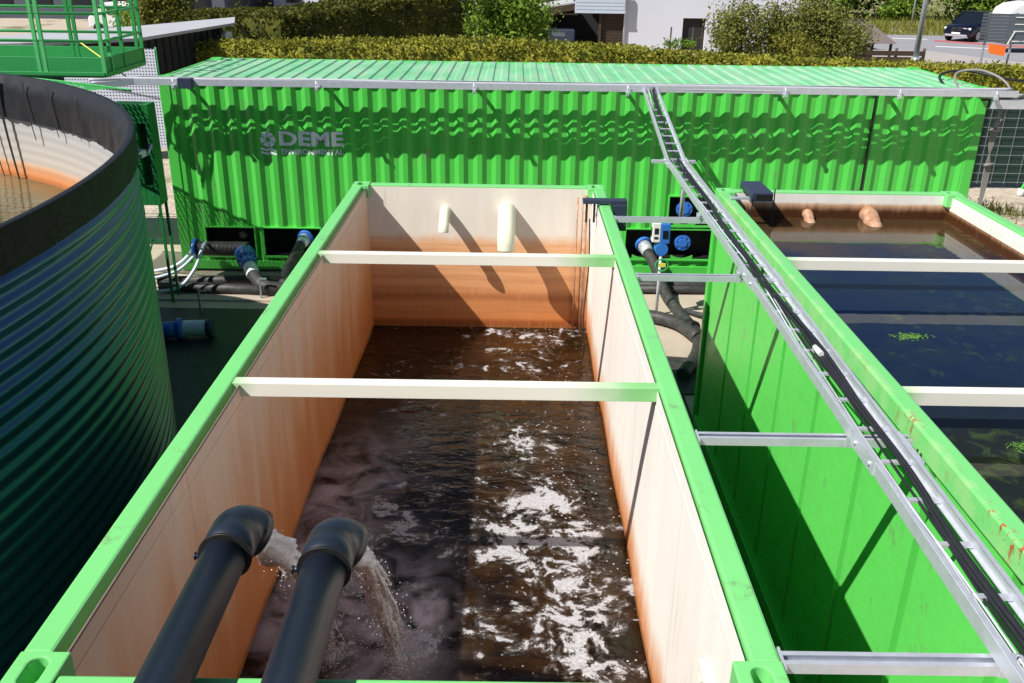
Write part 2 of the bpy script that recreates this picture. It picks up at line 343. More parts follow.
# ------------------------------------------------------------------ open settling tanks
H = 2.59
def outer_wall(mb, xo, y0, y1, z0, z1, sgn, first, pitch=.8, gw=.10, dep=.035):
    """flat sheet with narrow pressed grooves; sgn -1 faces -x"""
    ys = [(y0, 0)]; y = first
    while y < y1-.1:
        if y-gw/2 > y0: ys += [(y-gw/2, 0), (y-gw/2+.03, .06), (y+gw/2-.03, .06), (y+gw/2-.028, 0)]
        y += pitch
    ys.append((y1, 0))
    for (a, d), (b_, e) in zip(ys, ys[1:]):
        mb.add([(xo-sgn*d, a, z0), (xo-sgn*e, b_, z0), (xo-sgn*e, b_, z1), (xo-sgn*d, a, z1)], [(0, 1, 2, 3)])
def tank(name, x0, W, y0, y1, label, gm, mats, stubs, beam_y):
    x1 = x0+W; xa, xb, ya, yb = x0+(.135 if x0 < 1 else .106), x1-.112, y0+.088, y1-.1
    t = thing(name, (x0, 0, 0), label, 'tank', 'open green water tanks')
    # rim rails: box sections with an inner flange
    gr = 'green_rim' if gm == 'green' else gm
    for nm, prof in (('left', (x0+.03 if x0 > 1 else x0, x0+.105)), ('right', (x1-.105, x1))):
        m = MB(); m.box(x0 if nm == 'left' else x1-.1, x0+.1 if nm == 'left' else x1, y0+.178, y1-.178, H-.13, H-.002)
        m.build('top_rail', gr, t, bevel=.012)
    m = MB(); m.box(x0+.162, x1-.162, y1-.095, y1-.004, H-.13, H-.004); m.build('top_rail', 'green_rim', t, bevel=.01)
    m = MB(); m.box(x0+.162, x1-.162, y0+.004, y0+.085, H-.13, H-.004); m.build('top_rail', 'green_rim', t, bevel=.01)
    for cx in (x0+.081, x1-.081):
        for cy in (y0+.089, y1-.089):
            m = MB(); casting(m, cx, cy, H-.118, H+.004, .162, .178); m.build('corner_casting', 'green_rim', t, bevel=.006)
    for cx in (x0+.07, x1-.03):
        for cy in (y0+.07, y1-.07):
            m = MB(); m.box(cx-.07, cx+.06, cy-.07, cy+.02, 0.0, H-.12) if False else m.box(*((x0, x0+.125) if cx < x0+1 else (x1-.105, x1)), *((y0, y0+.08) if cy < 1 else (y1-.09, y1)), 0, H-.12); m.build('corner_post', 'green', t, bevel=.01)
    # outer sheets
    for sgn, xo in ((-1, x0+.035), (1, x1-.035)):
        m = MB(); outer_wall(m, xo, y0+.14, y1-.14, .16, H-.13, sgn, .85); m.build('side_wall', 'green_panel', t)
        m = MB(); m.box(xo-.05, xo+.05, y0+.14, y1-.14, .03, .16); m.build('bottom_rail', 'green', t, bevel=.01)
    m = MB(); m.box(x0+.14, x1-.14, y1-.06, y1-.03, .03, H-.13); m.build('end_wall', 'green', t)
    m = MB(); m.box(x0+.14, x1-.14, y0+.03, y0+.06, .03, H-.13); m.build('end_wall', 'green', t)
    # lining: four coated sheets (top slightly below the rim) and the floor
    zt = H-.02
    def sheet(pa, pb, thick, mat):
        m = MB(); (ax, ay), (bx, by) = pa, pb; n = 24
        def fn(u, v):
            # shallow panel bulge between stiffeners
            dx = bx-ax; dy = by-ay; L = math.hypot(dx, dy); nx, ny = -dy/L, dx/L
            k = .006*math.sin(u*PI*2*max(1, round(L/1.6)))*math.sin(v*PI)
            return (ax+dx*u+nx*k, ay+dy*u+ny*k, .1+(zt-.1)*v)
        m.grid(fn, n*2, 8); return m.build('lining', mat, t)
    L_, R_, E_, N_ = mats
    def wall(ax, bx, ay, by, mat):
        pass
    sheet((xa, ya), (xa, yb), .01, L_)
    sheet((xb, yb), (xb, ya), .01, R_)
    sheet((xa, yb), (xb, yb), .01, E_)
    sheet((xb, ya), (xa, ya), .01, N_)
    m = MB(); m.box(xa-.03, xb+.03, ya, yb, .06, .1); m.build('tank_floor', 'black', t)
    # flange strips that close the gap between rail and lining
    for a, c, sm in ((x0+.1, xa+.002, 'lin_left' if x0 < 1 else 'lin3'), (xb-.002, x1-.1, 'cream')):
        m = MB(); m.box(a, c, ya, yb, H-.15, H-.115); m.build('seal_strip', sm, t)
    if x0 < 1: m = MB(); m.box(xa-.004, xa+.004, ya, yb, H-.03, H-.02); m.build('seal_bead', 'timber_grey', t)
    for by in beam_y:
        m = MB(); z = H-.008
        pr = [(by, z), (by+.075, z), (by+.075, z-.078), (by+.066, z-.078), (by+.066, z-.009), (by+.009, z-.009), (by+.009, z-.078), (by, z-.078)]
        m.prism(pr, 'x', x0+.09, x1-.09); m.build('cross_beam', 'beam', t, bevel=.002)
    for (sx, sz, sl, sr, mt) in stubs:
        m = MB(); dr = sl*.62 if x0 < 1 and sr > .06 else sl*.3
        m.tube(spline([(sx, yb+.03, sz+.03), (sx, yb-sl*.35, sz+.02), (sx, yb-sl*.75, sz-.02-dr*.2), (sx, yb-sl*.95, sz-dr*.75), (sx, yb-sl, sz-dr*1.25)], 6), sr, 24)
        m.build('inlet_pipe', mt, t)
    return t
M['pipe_cream'] = paint('cream green pipe', (.72, .76, .58), .35, var=.05)
M['pipe_rust'] = paint('rust coated pipe', (.36, .18, .10), .5, var=.45, scale=16., dust=.3, dustcol=(.75, .6, .45))
LY = 6.72
t1 = tank('open_tank', 0.0, 2.45, 0.0, LY, 'open green steel tank of foaming brown water with rust stained cream walls', 'green',
     ('lin_left', 'lin_right', 'lin_end', 'lin_left'), [(.90, 2.31, .30, .05, 'pipe_cream'), (1.505, 2.32, .36, .085, 'pipe_cream')], (2.18, 4.42))
t2 = tank('open_tank', 3.55, 2.37, 0.0, 6.66, 'green steel tank nearly full of still dark blue water, rust chips on its rim', 'green_rust',
     ('lin3', 'lin3', 'lin3', 'lin3'), [(4.45, 2.345, .15, .05, 'pipe_rust'), (5.04, 2.35, .24, .08, 'pipe_rust')], (2.18, 4.42))
# the recess with a rung near the camera, on the right lining
m = MB(); m.box(2.322, 2.334, .50, .66, 1.9, 2.16); m.box(2.31, 2.322, .50, .515, 1.9, 2.16); m.box(2.31, 2.322, .645, .66, 1.9, 2.16); m.box(2.31, 2.322, .515, .645, 2.13, 2.16)
m.build('step_recess', 'cream', t1)
m = MB(); m.tube([(2.33, .57, 2.12), (2.25, .57, 2.1), (2.24, .57, 1.95), (2.33, .57, 1.9)], .008, 8); m.build('step_rung', 'zinc', t1)
# drain pipe in the far right corner of the left tank
m = MB(); m.tube([(2.275, 6.55, 2.52), (2.28, 6.55, 1.05)], .022, 10); m.tube([(2.20, 6.58, 2.5), (2.20, 6.58, 1.05)], .008, 8); m.build('corner_pipe', 'pipe_rust', t1)

# ------------------------------------------------------------------ water of the three basins
def gauss(g, s, cx, cy, rx, ry):
    a = g.ma('DIVIDE', g.ma('SUBTRACT', s[0], cx), rx); b_ = g.ma('DIVIDE', g.ma('SUBTRACT', s[1], cy), ry)
    return g.ma('POWER', 2.718, g.ma('MULTIPLY', g.ma('ADD', g.ma('MULTIPLY', a, a), g.ma('MULTIPLY', b_, b_)), -1.))
def total(g, L):
    r = L[0]
    for q in L[1:]: r = g.ma('ADD', r, q)
    return r
g = NG('brown foaming water'); o = g.obj()
wn = g.n('ShaderNodeTexNoise'); g.put(wn.inputs['Vector'], o); wn.inputs['Scale'].default_value = 2.6; wn.inputs['Detail'].default_value = 3
wv = g.n('ShaderNodeVectorMath', operation='SUBTRACT'); g.put(wv.inputs[0], wn.outputs['Color']); wv.inputs[1].default_value = (.5, .5, .5)
ws = g.n('ShaderNodeVectorMath', operation='SCALE'); g.put(ws.inputs[0], wv.outputs[0]); ws.inputs['Scale'].default_value = .32
wa = g.n('ShaderNodeVectorMath', operation='ADD'); g.put(wa.inputs[0], o); g.put(wa.inputs[1], ws.outputs[0]); W_ = wa.outputs[0]
s = g.sep(W_); s0 = g.sep(o)
fb = g.noise(W_, 3.2, 8, .68); fb2 = g.noise(g.mp(W_, (1, 1, 1), (5, 3, 0)), 11, 6, .7); fb3 = g.noise(g.mp(o, (1, 1, 1), (9, 1, 0)), 3.6, 5, .55, .9)
rg = g.ma('SUBTRACT', 1., g.ma('MULTIPLY', g.ma('ABSOLUTE', g.ma('SUBTRACT', g.noise(W_, 3.4, 5, .6, .6), .5)), 7.), clamp=True)
rg2 = g.ma('SUBTRACT', 1., g.ma('MULTIPLY', g.ma('ABSOLUTE', g.ma('SUBTRACT', g.noise(g.mp(W_, (1, 1, 1), (4, 8, 0)), 7.5, 4, .6, .4), .5)), 8.), clamp=True)
fn_ = g.ma('ADD', g.ma('MULTIPLY', fb, .5), g.ma('MULTIPLY', fb2, .5))
blobs = total(g, [gauss(g, s, 1.66, 4.10, .17, .34), gauss(g, s, 1.56, 3.05, .18, .26), gauss(g, s, 1.93, 3.15, .24, .42), g.ma('MULTIPLY', gauss(g, s, 1.7, 3.5, .25, .3), .6),
                  gauss(g, s, 1.98, 2.40, .30, .48), gauss(g, s, 1.74, 2.08, .34, .18), g.ma('MULTIPLY', gauss(g, s, 1.44, 2.3, .10, .35), .6), gauss(g, s, 2.08, 1.80, .18, .3), g.ma('MULTIPLY', gauss(g, s, 1.6, 2.7, .25, .25), .6),
                  g.ma('MULTIPLY', gauss(g, s, 1.75, 5.4, .5, .6), .5), g.ma('MULTIPLY', gauss(g, s, 1.95, 6.45, .6, .2), .8), g.ma('MULTIPLY', gauss(g, s, .75, 3.0, .35, .7), .7), g.ma('MULTIPLY', gauss(g, s0, 1.03, 1.86, .13, .13), 1.6), g.ma('MULTIPLY', gauss(g, s0, .60, 1.95, .14, .15), 1.6)])
bl = g.ma('MINIMUM', blobs, 1.)
foam = g.ma('ADD', g.ma('MULTIPLY', bl, .15), g.ma('ADD', g.ma('MULTIPLY', g.ma('SUBTRACT', fn_, .5), 2.0), .5))
foam = g.ma('ADD', foam, g.ma('MULTIPLY', g.ma('MULTIPLY', g.ma('MAXIMUM', rg, g.ma('MULTIPLY', rg2, .8)), g.ma('POWER', bl, .6)), .095))
pores = g.ma('MULTIPLY', g.rng(g.vor(g.mp(o, (1, 1, .01)), 60), .25, .1), g.rng(g.noise(o, 9, 3), .45, .6))
foam = g.ma('SUBTRACT', foam, g.ma('MULTIPLY', pores, .05))
fm = g.rng(foam, .712, .752)
fthin = g.rng(foam, .60, .74)
dots = g.rng(g.vor(g.mp(o, (1, 1, .01)), 24), .2, .13)
dmask = g.ma('MULTIPLY', g.rng(s0[0], 1.2, 1.9), g.rng(g.noise(o, 5., 3), .5, .56))
dots = g.ma('MULTIPLY', dots, dmask)
milk = total(g, [g.ma('MULTIPLY', gauss(g, s, 1.0, 2.2, .20, .40), 1.1), gauss(g, s, .42, 2.1, .42, .7), g.ma('MULTIPLY', gauss(g, s, .30, 3.2, .30, .8), .85),
                 g.ma('MULTIPLY', gauss(g, s, .62, 3.8, .3, .5), .35), g.ma('MULTIPLY', gauss(g, s, .9, 1.5, .3, .4), .4)])
mm = g.ma('MULTIPLY', g.ma('MINIMUM', milk, 1.), g.rng(fb3, .32, .66), clamp=True)
dx = g.ma('SUBTRACT', s0[0], 1.10); dy = g.ma('MULTIPLY', g.ma('SUBTRACT', s0[1], 2.2), .75)
rad = g.ma('SQRT', g.ma('ADD', g.ma('MULTIPLY', dx, dx), g.ma('MULTIPLY', dy, dy)))
ringm = g.rng(rad, .42, .08)
ring = g.ma('MULTIPLY', g.ma('SINE', g.ma('MULTIPLY', g.ma('ADD', rad, g.ma('MULTIPLY', fb, .12)), 55.)), ringm)
mm = g.ma('ADD', mm, g.ma('MULTIPLY', g.ma('MULTIPLY', ring, .14), ringm), clamp=True)
am = g.noise(g.mp(o, (1.4, 1, 1)), 1.7, 6, .62, .5)
col = g.mix(g.rng(g.noise(g.mp(o, (1, 2.2, 1)), 2.6, 6, .65, .6), .34, .66), (.005, .0025, .001), (.024, .010, .003))
col = g.mix(g.ma('MULTIPLY', g.rng(am, .46, .62), .6), col, (.040, .018, .003))
col = g.mix(g.ma('MULTIPLY', g.rng(am, .48, .36), .45), col, (.014, .014, .004))
col = g.mix(g.ma('MULTIPLY', mm, .9), col, (.62, .54, .57))
col = g.mix(g.ma('MULTIPLY', fthin, .4), col, (.22, .20, .19))
fa = g.ma('MAXIMUM', fm, dots)
col = g.mix(fa, col, g.mix(g.rng(g.noise(o, 50, 4, .7), .3, .7), (.27, .265, .275), (.47, .47, .50)))
wave = g.ma('ADD', g.noise(g.mp(o, (1, 1.9, 1)), 4.5, 3, .5, .5), g.ma('MULTIPLY', g.noise(g.mp(o, (1, 1.6, 1)), 17, 2, .5, .3), .22))
wave = g.ma('ADD', wave, g.ma('MULTIPLY', ring, .14))
wave = g.ma('ADD', wave, g.ma('MULTIPLY', fa, .12))
ro = g.ma('ADD', g.ma('MULTIPLY', fa, .6), g.ma('ADD', .05, g.ma('MULTIPLY', mm, .15)))
sh_ = g.pbr(col, ro, 0., g.bump(wave, .4, .04), spec=.5, ior=1.33); bs = sh_.node
g.put(bs.inputs['Subsurface Weight'], g.ma('SUBTRACT', 1., fa)); bs.inputs['Subsurface Scale'].default_value = .35; bs.inputs['Subsurface Radius'].default_value = (1, .8, .6)
M['water1'] = g.end(sh_)
b = MB(); b.grid(lambda u, v: (.09+2.28*u, .12+6.5*v, 1.1), 2, 2); ob = struct(b.build('water', 'water1', keep=True))

g = NG('still dark water'); o = g.obj(); s = g.sep(o)
n1 = g.noise(g.mp(o, (1, 1.3, 1)), 1.8, 5, .6); n2 = g.noise(o, 6, 5, .7, 1.)
refl_zone = g.ma('ADD', s[1], g.ma('MULTIPLY', g.ma('SUBTRACT', n1, .5), 1.6))  # mask along the tank; reflections are painted into the water colour by it
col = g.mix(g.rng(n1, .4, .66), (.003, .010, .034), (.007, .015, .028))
col = g.mix(g.rng(refl_zone, 4.9, 5.9), col, (.050, .030, .014))
col = g.mix(g.rng(refl_zone, 2.9, 2.1), col, (.010, .013, .010))
al = g.ma('MULTIPLY', g.rng(n2, .50, .68), g.rng(g.noise(o, 1.3, 3), .48, .62))
col = g.mix(g.ma('MULTIPLY', al, .6), col, (.05, .085, .018))
sc = g.ma('MULTIPLY', g.rng(g.ma('MINIMUM', g.ma('SUBTRACT', s[0], 3.65), g.ma('SUBTRACT', 5.82, s[0])), .16, .0), g.rng(g.noise(o, 12, 5, .7), .46, .6))
col = g.mix(sc, col, (.11, .06, .025))
du = g.rng(g.vor(o, 34), .07, .04); du = g.ma('MULTIPLY', du, g.rng(g.noise(o, 2.5, 3), .52, .6)); col = g.mix(du, col, (.25, .22, .16))
wave = g.ma('ADD', g.noise(g.mp(o, (1, 1.5, 1)), 2.2, 3, .5), g.ma('MULTIPLY', g.noise(o, 13, 2), .06))
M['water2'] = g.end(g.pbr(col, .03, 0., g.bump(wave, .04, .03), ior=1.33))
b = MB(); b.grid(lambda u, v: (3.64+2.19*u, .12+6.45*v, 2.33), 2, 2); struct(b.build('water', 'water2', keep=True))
# floating algae tufts of the still tank
rnd = random.Random(5)
def tuft(x, y, n, sp, label):
    b = MB()
    for k in range(n):
        a = rnd.gauss(0, sp); c_ = rnd.gauss(0, sp*.4)
        px, py = x+a, y+c_; h = rnd.uniform(.0, .004)
        b.tube([(px, py, 2.325), (px+rnd.uniform(-.02, .02), py+rnd.uniform(-.02, .02), 2.33+h), (px+rnd.uniform(-.04, .04), py+rnd.uniform(-.04, .04), 2.330+h*.5)], .0028, 4)
    return tag(b.build('algae_clump', M['algae']), label, 'algae', 'algae floating in the still tank', 'stuff')
M['algae'] = paint('bright algae', (.08, .20, .03), .6, var=.4, scale=30.)
tuft(4.27, 3.56, 90, .06, 'bright green algae floating beyond the nearer cross beam of the still tank')
tuft(5.30, 5.75, 40, .035, 'green algae by the far right corner of the still tank')
tuft(4.30, 2.06, 50, .07, 'green algae just on the near side of the nearer cross beam')

# ------------------------------------------------------------------ rear container
CX0, CX1, CY0, CY1, CZ0, CZ1 = -3.59, 8.45, 11.38, 14.0, .07, 2.99
PIT = .2785
PROF = [(0, 0), (.072, 0), (.140, .036), (.2105, .036), (.2785, 0)]   # x offset, depth
def cdepth(x):
    u = (x-(CX0+.16)) % PIT
    for (a, d), (b_, e) in zip(PROF, PROF[1:]):
        if u <= b_: return d+(e-d)*(u-a)/(b_-a)
    return 0.
def cbreaks(xa, xb):
    out = [xa]; k = math.floor((xa-CX0-.16)/PIT)
    while CX0+.16+k*PIT < xb:
        for a, _ in PROF[:-1]:
            x = CX0+.16+k*PIT+a
            if xa+1e-4 < x < xb-1e-4: out.append(x)
        k += 1
    return out+[xb]
t = thing('shipping_container', ((CX0+CX1)/2, (CY0+CY1)/2, 0), 'long bright green corrugated container across the back with pale blue lettering and pipe openings', 'container')
yf = CY0+.012
openings = [(-3.16, -2.42, .30, .74), (-2.27, -1.40, .30, .74), (3.32, 5.45, .34, .80), (3.95, 5.45, .88, 1.32)]
m = MB()
bx = cbreaks(CX0+.08, CX1-.08)
for o_ in openings:
    for e in o_[:2]:
        if not any(abs(e-q) < 1e-4 for q in bx): bx.append(e)
bx = sorted(bx); zs = sorted({.2, CZ1-.075, *[z for o_ in openings for z in o_[2:]]})
for xa, xb in zip(bx, bx[1:]):
    xm = (xa+xb)/2
    for za, zb in zip(zs, zs[1:]):
        zm = (za+zb)/2
        if any(o_[0] < xm < o_[1] and o_[2] < zm < o_[3] for o_ in openings): continue
        da, db = cdepth(xa+1e-6), cdepth(xb-1e-6)
        m.add([(xa, yf+da, za), (xb, yf+db, za), (xb, yf+db, zb), (xa, yf+da, zb)], [(0, 1, 2, 3)])
m.build('side_wall', 'green', t)
m = MB(); m.box(CX0+.08, CX1-.08, CY1-.05, CY1-.02, .2, CZ1-.07); m.build('side_wall', 'green', t)
for xx in (CX0+.02, CX1-.05):
    m = MB(); m.box(xx, xx+.03, CY0+.1, CY1-.1, .2, CZ1-.07); m.build('end_wall', 'green', t)
# roof sheet with cross pressings
m = MB(); x = CX0+.13; rp = .225; pts = []
while x+rp < CX1-.1:
    pts += [(x, 0), (x+.085, 0), (x+.107, .02), (x+.20, .02), (x+rp-.003, 0)]; x += rp
pts.append((CX1-.1, 0))
for (xa, da), (xb, db) in zip(pts, pts[1:]):
    za, zb = CZ1-.026+da, CZ1-.026+db
    m.add([(xa, CY0+.07, za), (xb, CY0+.07, zb), (xb, CY1-.07, zb), (xa, CY1-.07, za)], [(0, 1, 2, 3)])
    for ye, s_ in ((CY0+.07, -1), (CY1-.07, 1)):
        m.add([(xa, ye, za), (xb, ye, zb), (xb, ye+s_*.03, CZ1-.026), (xa, ye+s_*.03, CZ1-.026)], [(0, 1, 2, 3)])
m.build('roof', 'roof_green', t)
for ya, yb_ in ((CY0, CY0+.06), (CY1-.06, CY1)):
    m = MB(); m.box(CX0+.178, CX1-.178, ya, yb_, CZ1-.085, CZ1-.012); m.build('top_rail', 'green', t, bevel=.008)
    m = MB(); m.box(CX0+.16, CX1-.16, ya, yb_, CZ0, .215); m.build('bottom_rail', 'green', t, bevel=.008)
for xa in (CX0, CX1-.06):
    m = MB(); m.box(xa, xa+.06, CY0+.162, CY1-.162, CZ1-.085, CZ1-.012); m.build('top_rail', 'green', t, bevel=.008)
for xa, xb in ((CX0+.06, CX0+.14), (CX1-.12, CX1-.06)):
    m = MB(); m.box(xa, xb, CY0+.06, CY1-.06, CZ1-.03, CZ1-.02); m.build('roof_edge_plate', 'roof_green', t)
for xa in (CX0, CX1-.16):
    for ya in (CY0, CY1-.1):
        m = MB(); m.box(xa, xa+.16, ya, ya+.1, CZ0+.118, CZ1-.118); m.build('corner_post', 'green', t, bevel=.01)
for cx in (CX0+.089, CX1-.089):
    for cy in (CY0+.081, CY1-.081):
        for z0 in (CZ0-.03, CZ1-.118):
            m = MB(); casting(m, cx, cy, z0, z0+.118, .178, .162, .062, .032); m.build('corner_casting', 'green', t, bevel=.006)
m = MB(); m.box(6.80, 6.835, yf-.012, yf-.002, .22, CZ1-.09); m.build('wall_seam', 'black', t)
# openings: dark cavity, green frame
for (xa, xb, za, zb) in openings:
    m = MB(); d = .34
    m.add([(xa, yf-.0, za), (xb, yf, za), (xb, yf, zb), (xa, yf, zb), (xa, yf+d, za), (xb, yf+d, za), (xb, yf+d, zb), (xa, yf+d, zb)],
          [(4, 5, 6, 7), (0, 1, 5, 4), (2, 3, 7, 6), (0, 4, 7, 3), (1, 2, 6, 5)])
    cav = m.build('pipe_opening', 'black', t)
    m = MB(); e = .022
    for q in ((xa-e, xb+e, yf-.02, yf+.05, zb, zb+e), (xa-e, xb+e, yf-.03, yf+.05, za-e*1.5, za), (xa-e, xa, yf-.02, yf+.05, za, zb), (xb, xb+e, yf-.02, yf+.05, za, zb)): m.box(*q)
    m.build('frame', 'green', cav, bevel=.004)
# blank flanges
for (x, z, r, mt) in ((4.21, .59, .125, 'blue'), (4.19, 1.12, .125, 'blue'), (4.86, .60, .12, 'zinc_matt'), (4.86, 1.1, .12, 'blue'), (-2.6, .62, .06, 'black_rubber')):
    m = MB(); m.cyl((x, yf+.02, z), (x, yf+.06, z), r, 28); m.cyl((x, yf, z), (x, yf+.02, z), r*.55, 20)
    for k in range(8):
        a = 2*PI*(k+.5)/8; m.cyl((x+.8*r*math.cos(a), yf, z+.8*r*math.sin(a)), (x+.8*r*math.cos(a), yf+.03, z+.8*r*math.sin(a)), .011, 6)
    m.tube([(x, yf+.06, z), (x, yf+.33, z)], r*.6, 16); m.build('flange', mt, t, bevel=.003)
# scalloped drip tray under flanges
m = MB()
for x in (3.6, 4.2, 4.8):
    for z in ((.36,) if x < 3.9 else (.36, .9)):
        m.prism([(x-.17+.34*k/10, z-.005+.05*(1-math.sin(PI*k/10))) for k in range(11)]+[(x+.17, z-.015), (x-.17, z-.015)], 'y', yf-.015, yf-.005)
m.build('scalloped_plate', 'green', t)
# lettering painted on the corrugated sheet
def on_wall(bm_obj_mesh, x, z, sx, sz, shear=0.):
    bm = bmesh.new(); bm.from_mesh(bm_obj_mesh)
    xs = [v.co.x for v in bm.verts]; ys = [v.co.y for v in bm.verts]; mx, my = min(xs), min(ys); wx = max(xs)-mx; wy = max(ys)-my
    for v in bm.verts: v.co = Vector((x+(v.co.x-mx)/wx*sx, 0, z+(v.co.y-my)/wy*sz))
    for bxx in cbreaks(x-.01, x+sx+.01)[1:-1]:
        bmesh.ops.bisect_plane(bm, geom=bm.verts[:]+bm.edges[:]+bm.faces[:], plane_co=(bxx, 0, 0), plane_no=(1, 0, 0), dist=1e-6)
    for v in bm.verts: v.co.y = yf+cdepth(v.co.x)-.003
    out = [v.co.copy() for v in bm.verts]; fs = [[v.index for v in f.verts] for f in bm.faces]
    bm.verts.index_update(); fs = [[v.index for v in f.verts] for f in bm.faces]; bm.free()
    mb = MB(); mb.add(out, fs); return mb
def text_mesh(txt, off=0.):
    cu = bpy.data.curves.new('lettering', 'FONT'); cu.body = txt; cu.offset = off; cu.resolution_u = 3
    ob = bpy.data.objects.new('lettering', cu); COL.objects.link(ob)
    dg = bpy.context.evaluated_depsgraph_get(); dg.update(); me = bpy.data.meshes.new_from_object(ob.evaluated_get(dg))
    bpy.data.objects.remove(ob); return me
on_wall(text_mesh('DEME', .035), -1.92, 2.005, .96, .215).build('lettering', 'logo', t)
on_wall(text_mesh('ENVIRONMENTAL', .018), -1.90, 1.875, .93, .085).build('lettering', 'logo', t)
# emblem: a shutter disc over two wavy strokes
me = bpy.data.meshes.new('emblem'); vs = []; fs = []
for k in range(6):
    a = 2*PI*k/6
    P = [(math.cos(a)*.30, math.sin(a)*.30), (math.cos(a-.35)*1., math.sin(a-.35)*1.), (math.cos(a+.08)*1., math.sin(a+.08)*1.), (math.cos(a+.50)*1., math.sin(a+.50)*1.), (math.cos(a+.85)*.42, math.sin(a+.85)*.42)]
    i = len(vs); vs += [(x, y, 0) for x, y in P]; fs.append([i+j for j in range(5)])
for yy in (-1.28, -1.75):
    i = len(vs); n = 16
    for j in range(n+1):
        x = -1+2*j/n; h = .09*math.sin(x*5); vs += [(x, yy+h-.14, 0), (x, yy+h+.14, 0)]
    fs += [[i+2*j, i+2*j+2, i+2*j+3, i+2*j+1] for j in range(n)]
me.from_pydata(vs, [], fs)
on_wall(me, -2.20, 1.865, .235, .345).build('emblem', 'logo', t)

# ------------------------------------------------------------------ cable trays
def ladder_tray(root, path, wdir, width, rail_h=.06, step=.30, upv=None):
    """rails along path on both sides, rungs between them"""
    wdir = Vector(wdir)
    for sg in (-1, 1):
        m = MB()
        for p, q in zip(path, path[1:]):
            p, q = Vector(p)+wdir*sg*width/2, Vector(q)+wdir*sg*width/2
            d = (q-p).normalized(); upp = wdir.cross(d); upp = upp if upp.z > 0 else -upp
            m.bar(p, q, .004, rail_h, upp)
            for h in (-rail_h/2, rail_h/2):
                m.bar(p+upp*h-wdir*sg*.009, q+upp*h-wdir*sg*.009, .018, .004, upp)
        m.build('side_rail', 'zinc', root)
    for p, q in zip(path, path[1:]):
        p, q = Vector(p), Vector(q); L = (q-p).length; n = max(1, int(L/step)); d = (q-p)/L; upp = wdir.cross(d); upp = upp if upp.z > 0 else -upp
        for k in range(n):
            c = p+d*(k+.5)*L/n-upp*(rail_h/2-.012); m = MB(); m.bar(c-wdir*(width/2-.003), c+wdir*(width/2-.003), .026, .012, upp); m.build('rung', 'zinc', root)
TY, TZ = 11.06, 2.965
tray1 = thing('cable_ladder', (2, TY, TZ), 'galvanised cable ladder running along the top front edge of the rear container', 'cable tray', 'galvanised cable ladders')
ladder_tray(tray1, [(-4.35, TY-.25, TZ-.05), (-3.75, TY, TZ), (8.62, TY, TZ)], (0, 1, 0), .27, .085)
for k, x in enumerate([-3.2, -1.2, 1.0, 3.15, 5.35, 6.95, 8.3]):
    m = MB(); m.box(x-.02, x+.02, TY-.2, CY0+.0, TZ-.075, TZ-.035); m.box(x-.03, x+.03, CY0-.012, CY0-.002, TZ-.10, TZ-.02)
    m.build('bracket', 'zinc', tray1)
    m = MB(); m.tube([(x, TY-.17, TZ+.05), (x, TY-.17, TZ-.1)], .007, 6); m.cyl((x, TY-.17, TZ-.1), (x, TY-.17, TZ-.07), .02, 6); m.build('bolt', 'zinc', tray1)
m = MB(); m.box(-3.13, -2.93, TY-.19, TY-.09, TZ-.08, TZ+.06); tag(m.build('junction_box', 'navy', bevel=.006), 'small dark junction box clipped to the cable ladder at the container\'s left corner', 'junction box')
tray2 = thing('cable_ladder', (3.3, 4, 2.6), 'galvanised cable ladder running towards the camera between the two open tanks', 'cable tray', 'galvanised cable ladders')
ladder_tray(tray2, [(3.47, TY-.1, TZ-.01), (3.305, 7.55, 2.655), (3.295, 4, 2.64), (3.215, -1.2, 2.63)], (1, 0, 0), .20, .06, .29)
for (x, y, z) in ((3.305, 7.55, 2.655), (3.292, 3.8, 2.64), (3.257, 1.45, 2.635)):
    for sg in (-1, 1):
        m = MB(); m.box(x+sg*.106-.003, x+sg*.106+.003, y-.14, y+.14, z-.036, z+.036)
        for yy in (-.09, .09): m.cyl((x+sg*.105, y+yy, z), (x+sg*.118, y+yy, z), .011, 6)
        m.build('splice_plate', 'zinc', tray2)
m = MB(); m.box(3.08, 3.56, 7.78, 7.84, 2.59, 2.62); m.build('cross_bracket', 'zinc', tray2)
# support bars between the tanks
for i, (y, l) in enumerate(((5.55, 'farthest support bar across the gap between the open tanks, just past the dark control box'),
                            (4.02, 'support bar across the gap between the tanks near the blue flow meter'),
                            (1.68, 'support bar under the cable ladder half way along the near part of the tanks'),
                            (.20, 'support bar nearest the camera between the tanks, at the bottom edge of the photo'))):
    m = MB()
    z1, z0 = 2.588, 2.548
    pr = [(y-.03, z0), (y-.03, z1), (y-.012, z1), (y-.012, z1-.004), (y-.026, z1-.004), (y-.026, z0+.004), (y+.026, z0+.004), (y+.026, z1-.004), (y+.012, z1-.004), (y+.012, z1), (y+.03, z1), (y+.03, z0)]
    m.prism(pr, 'x', 2.46, 3.47)
    ob = thing('support_bar', (3., y, z0), l, 'support bar', 'steel bars carrying the cable ladder')
    m.build('channel', 'zinc', ob)
    m = MB(); m.box(2.452, 2.46, y-.05, y+.05, z0-.05, z1+.0); m.build('end_plate', 'zinc', ob)
    m = MB(); m.box(3.15, 3.19, y-.036, y-.032, z0, z1+.06); m.cyl((3.17, y-.04, z1+.03), (3.17, y-.05, z1+.03), .012, 6); m.build('clamp', 'zinc', ob)
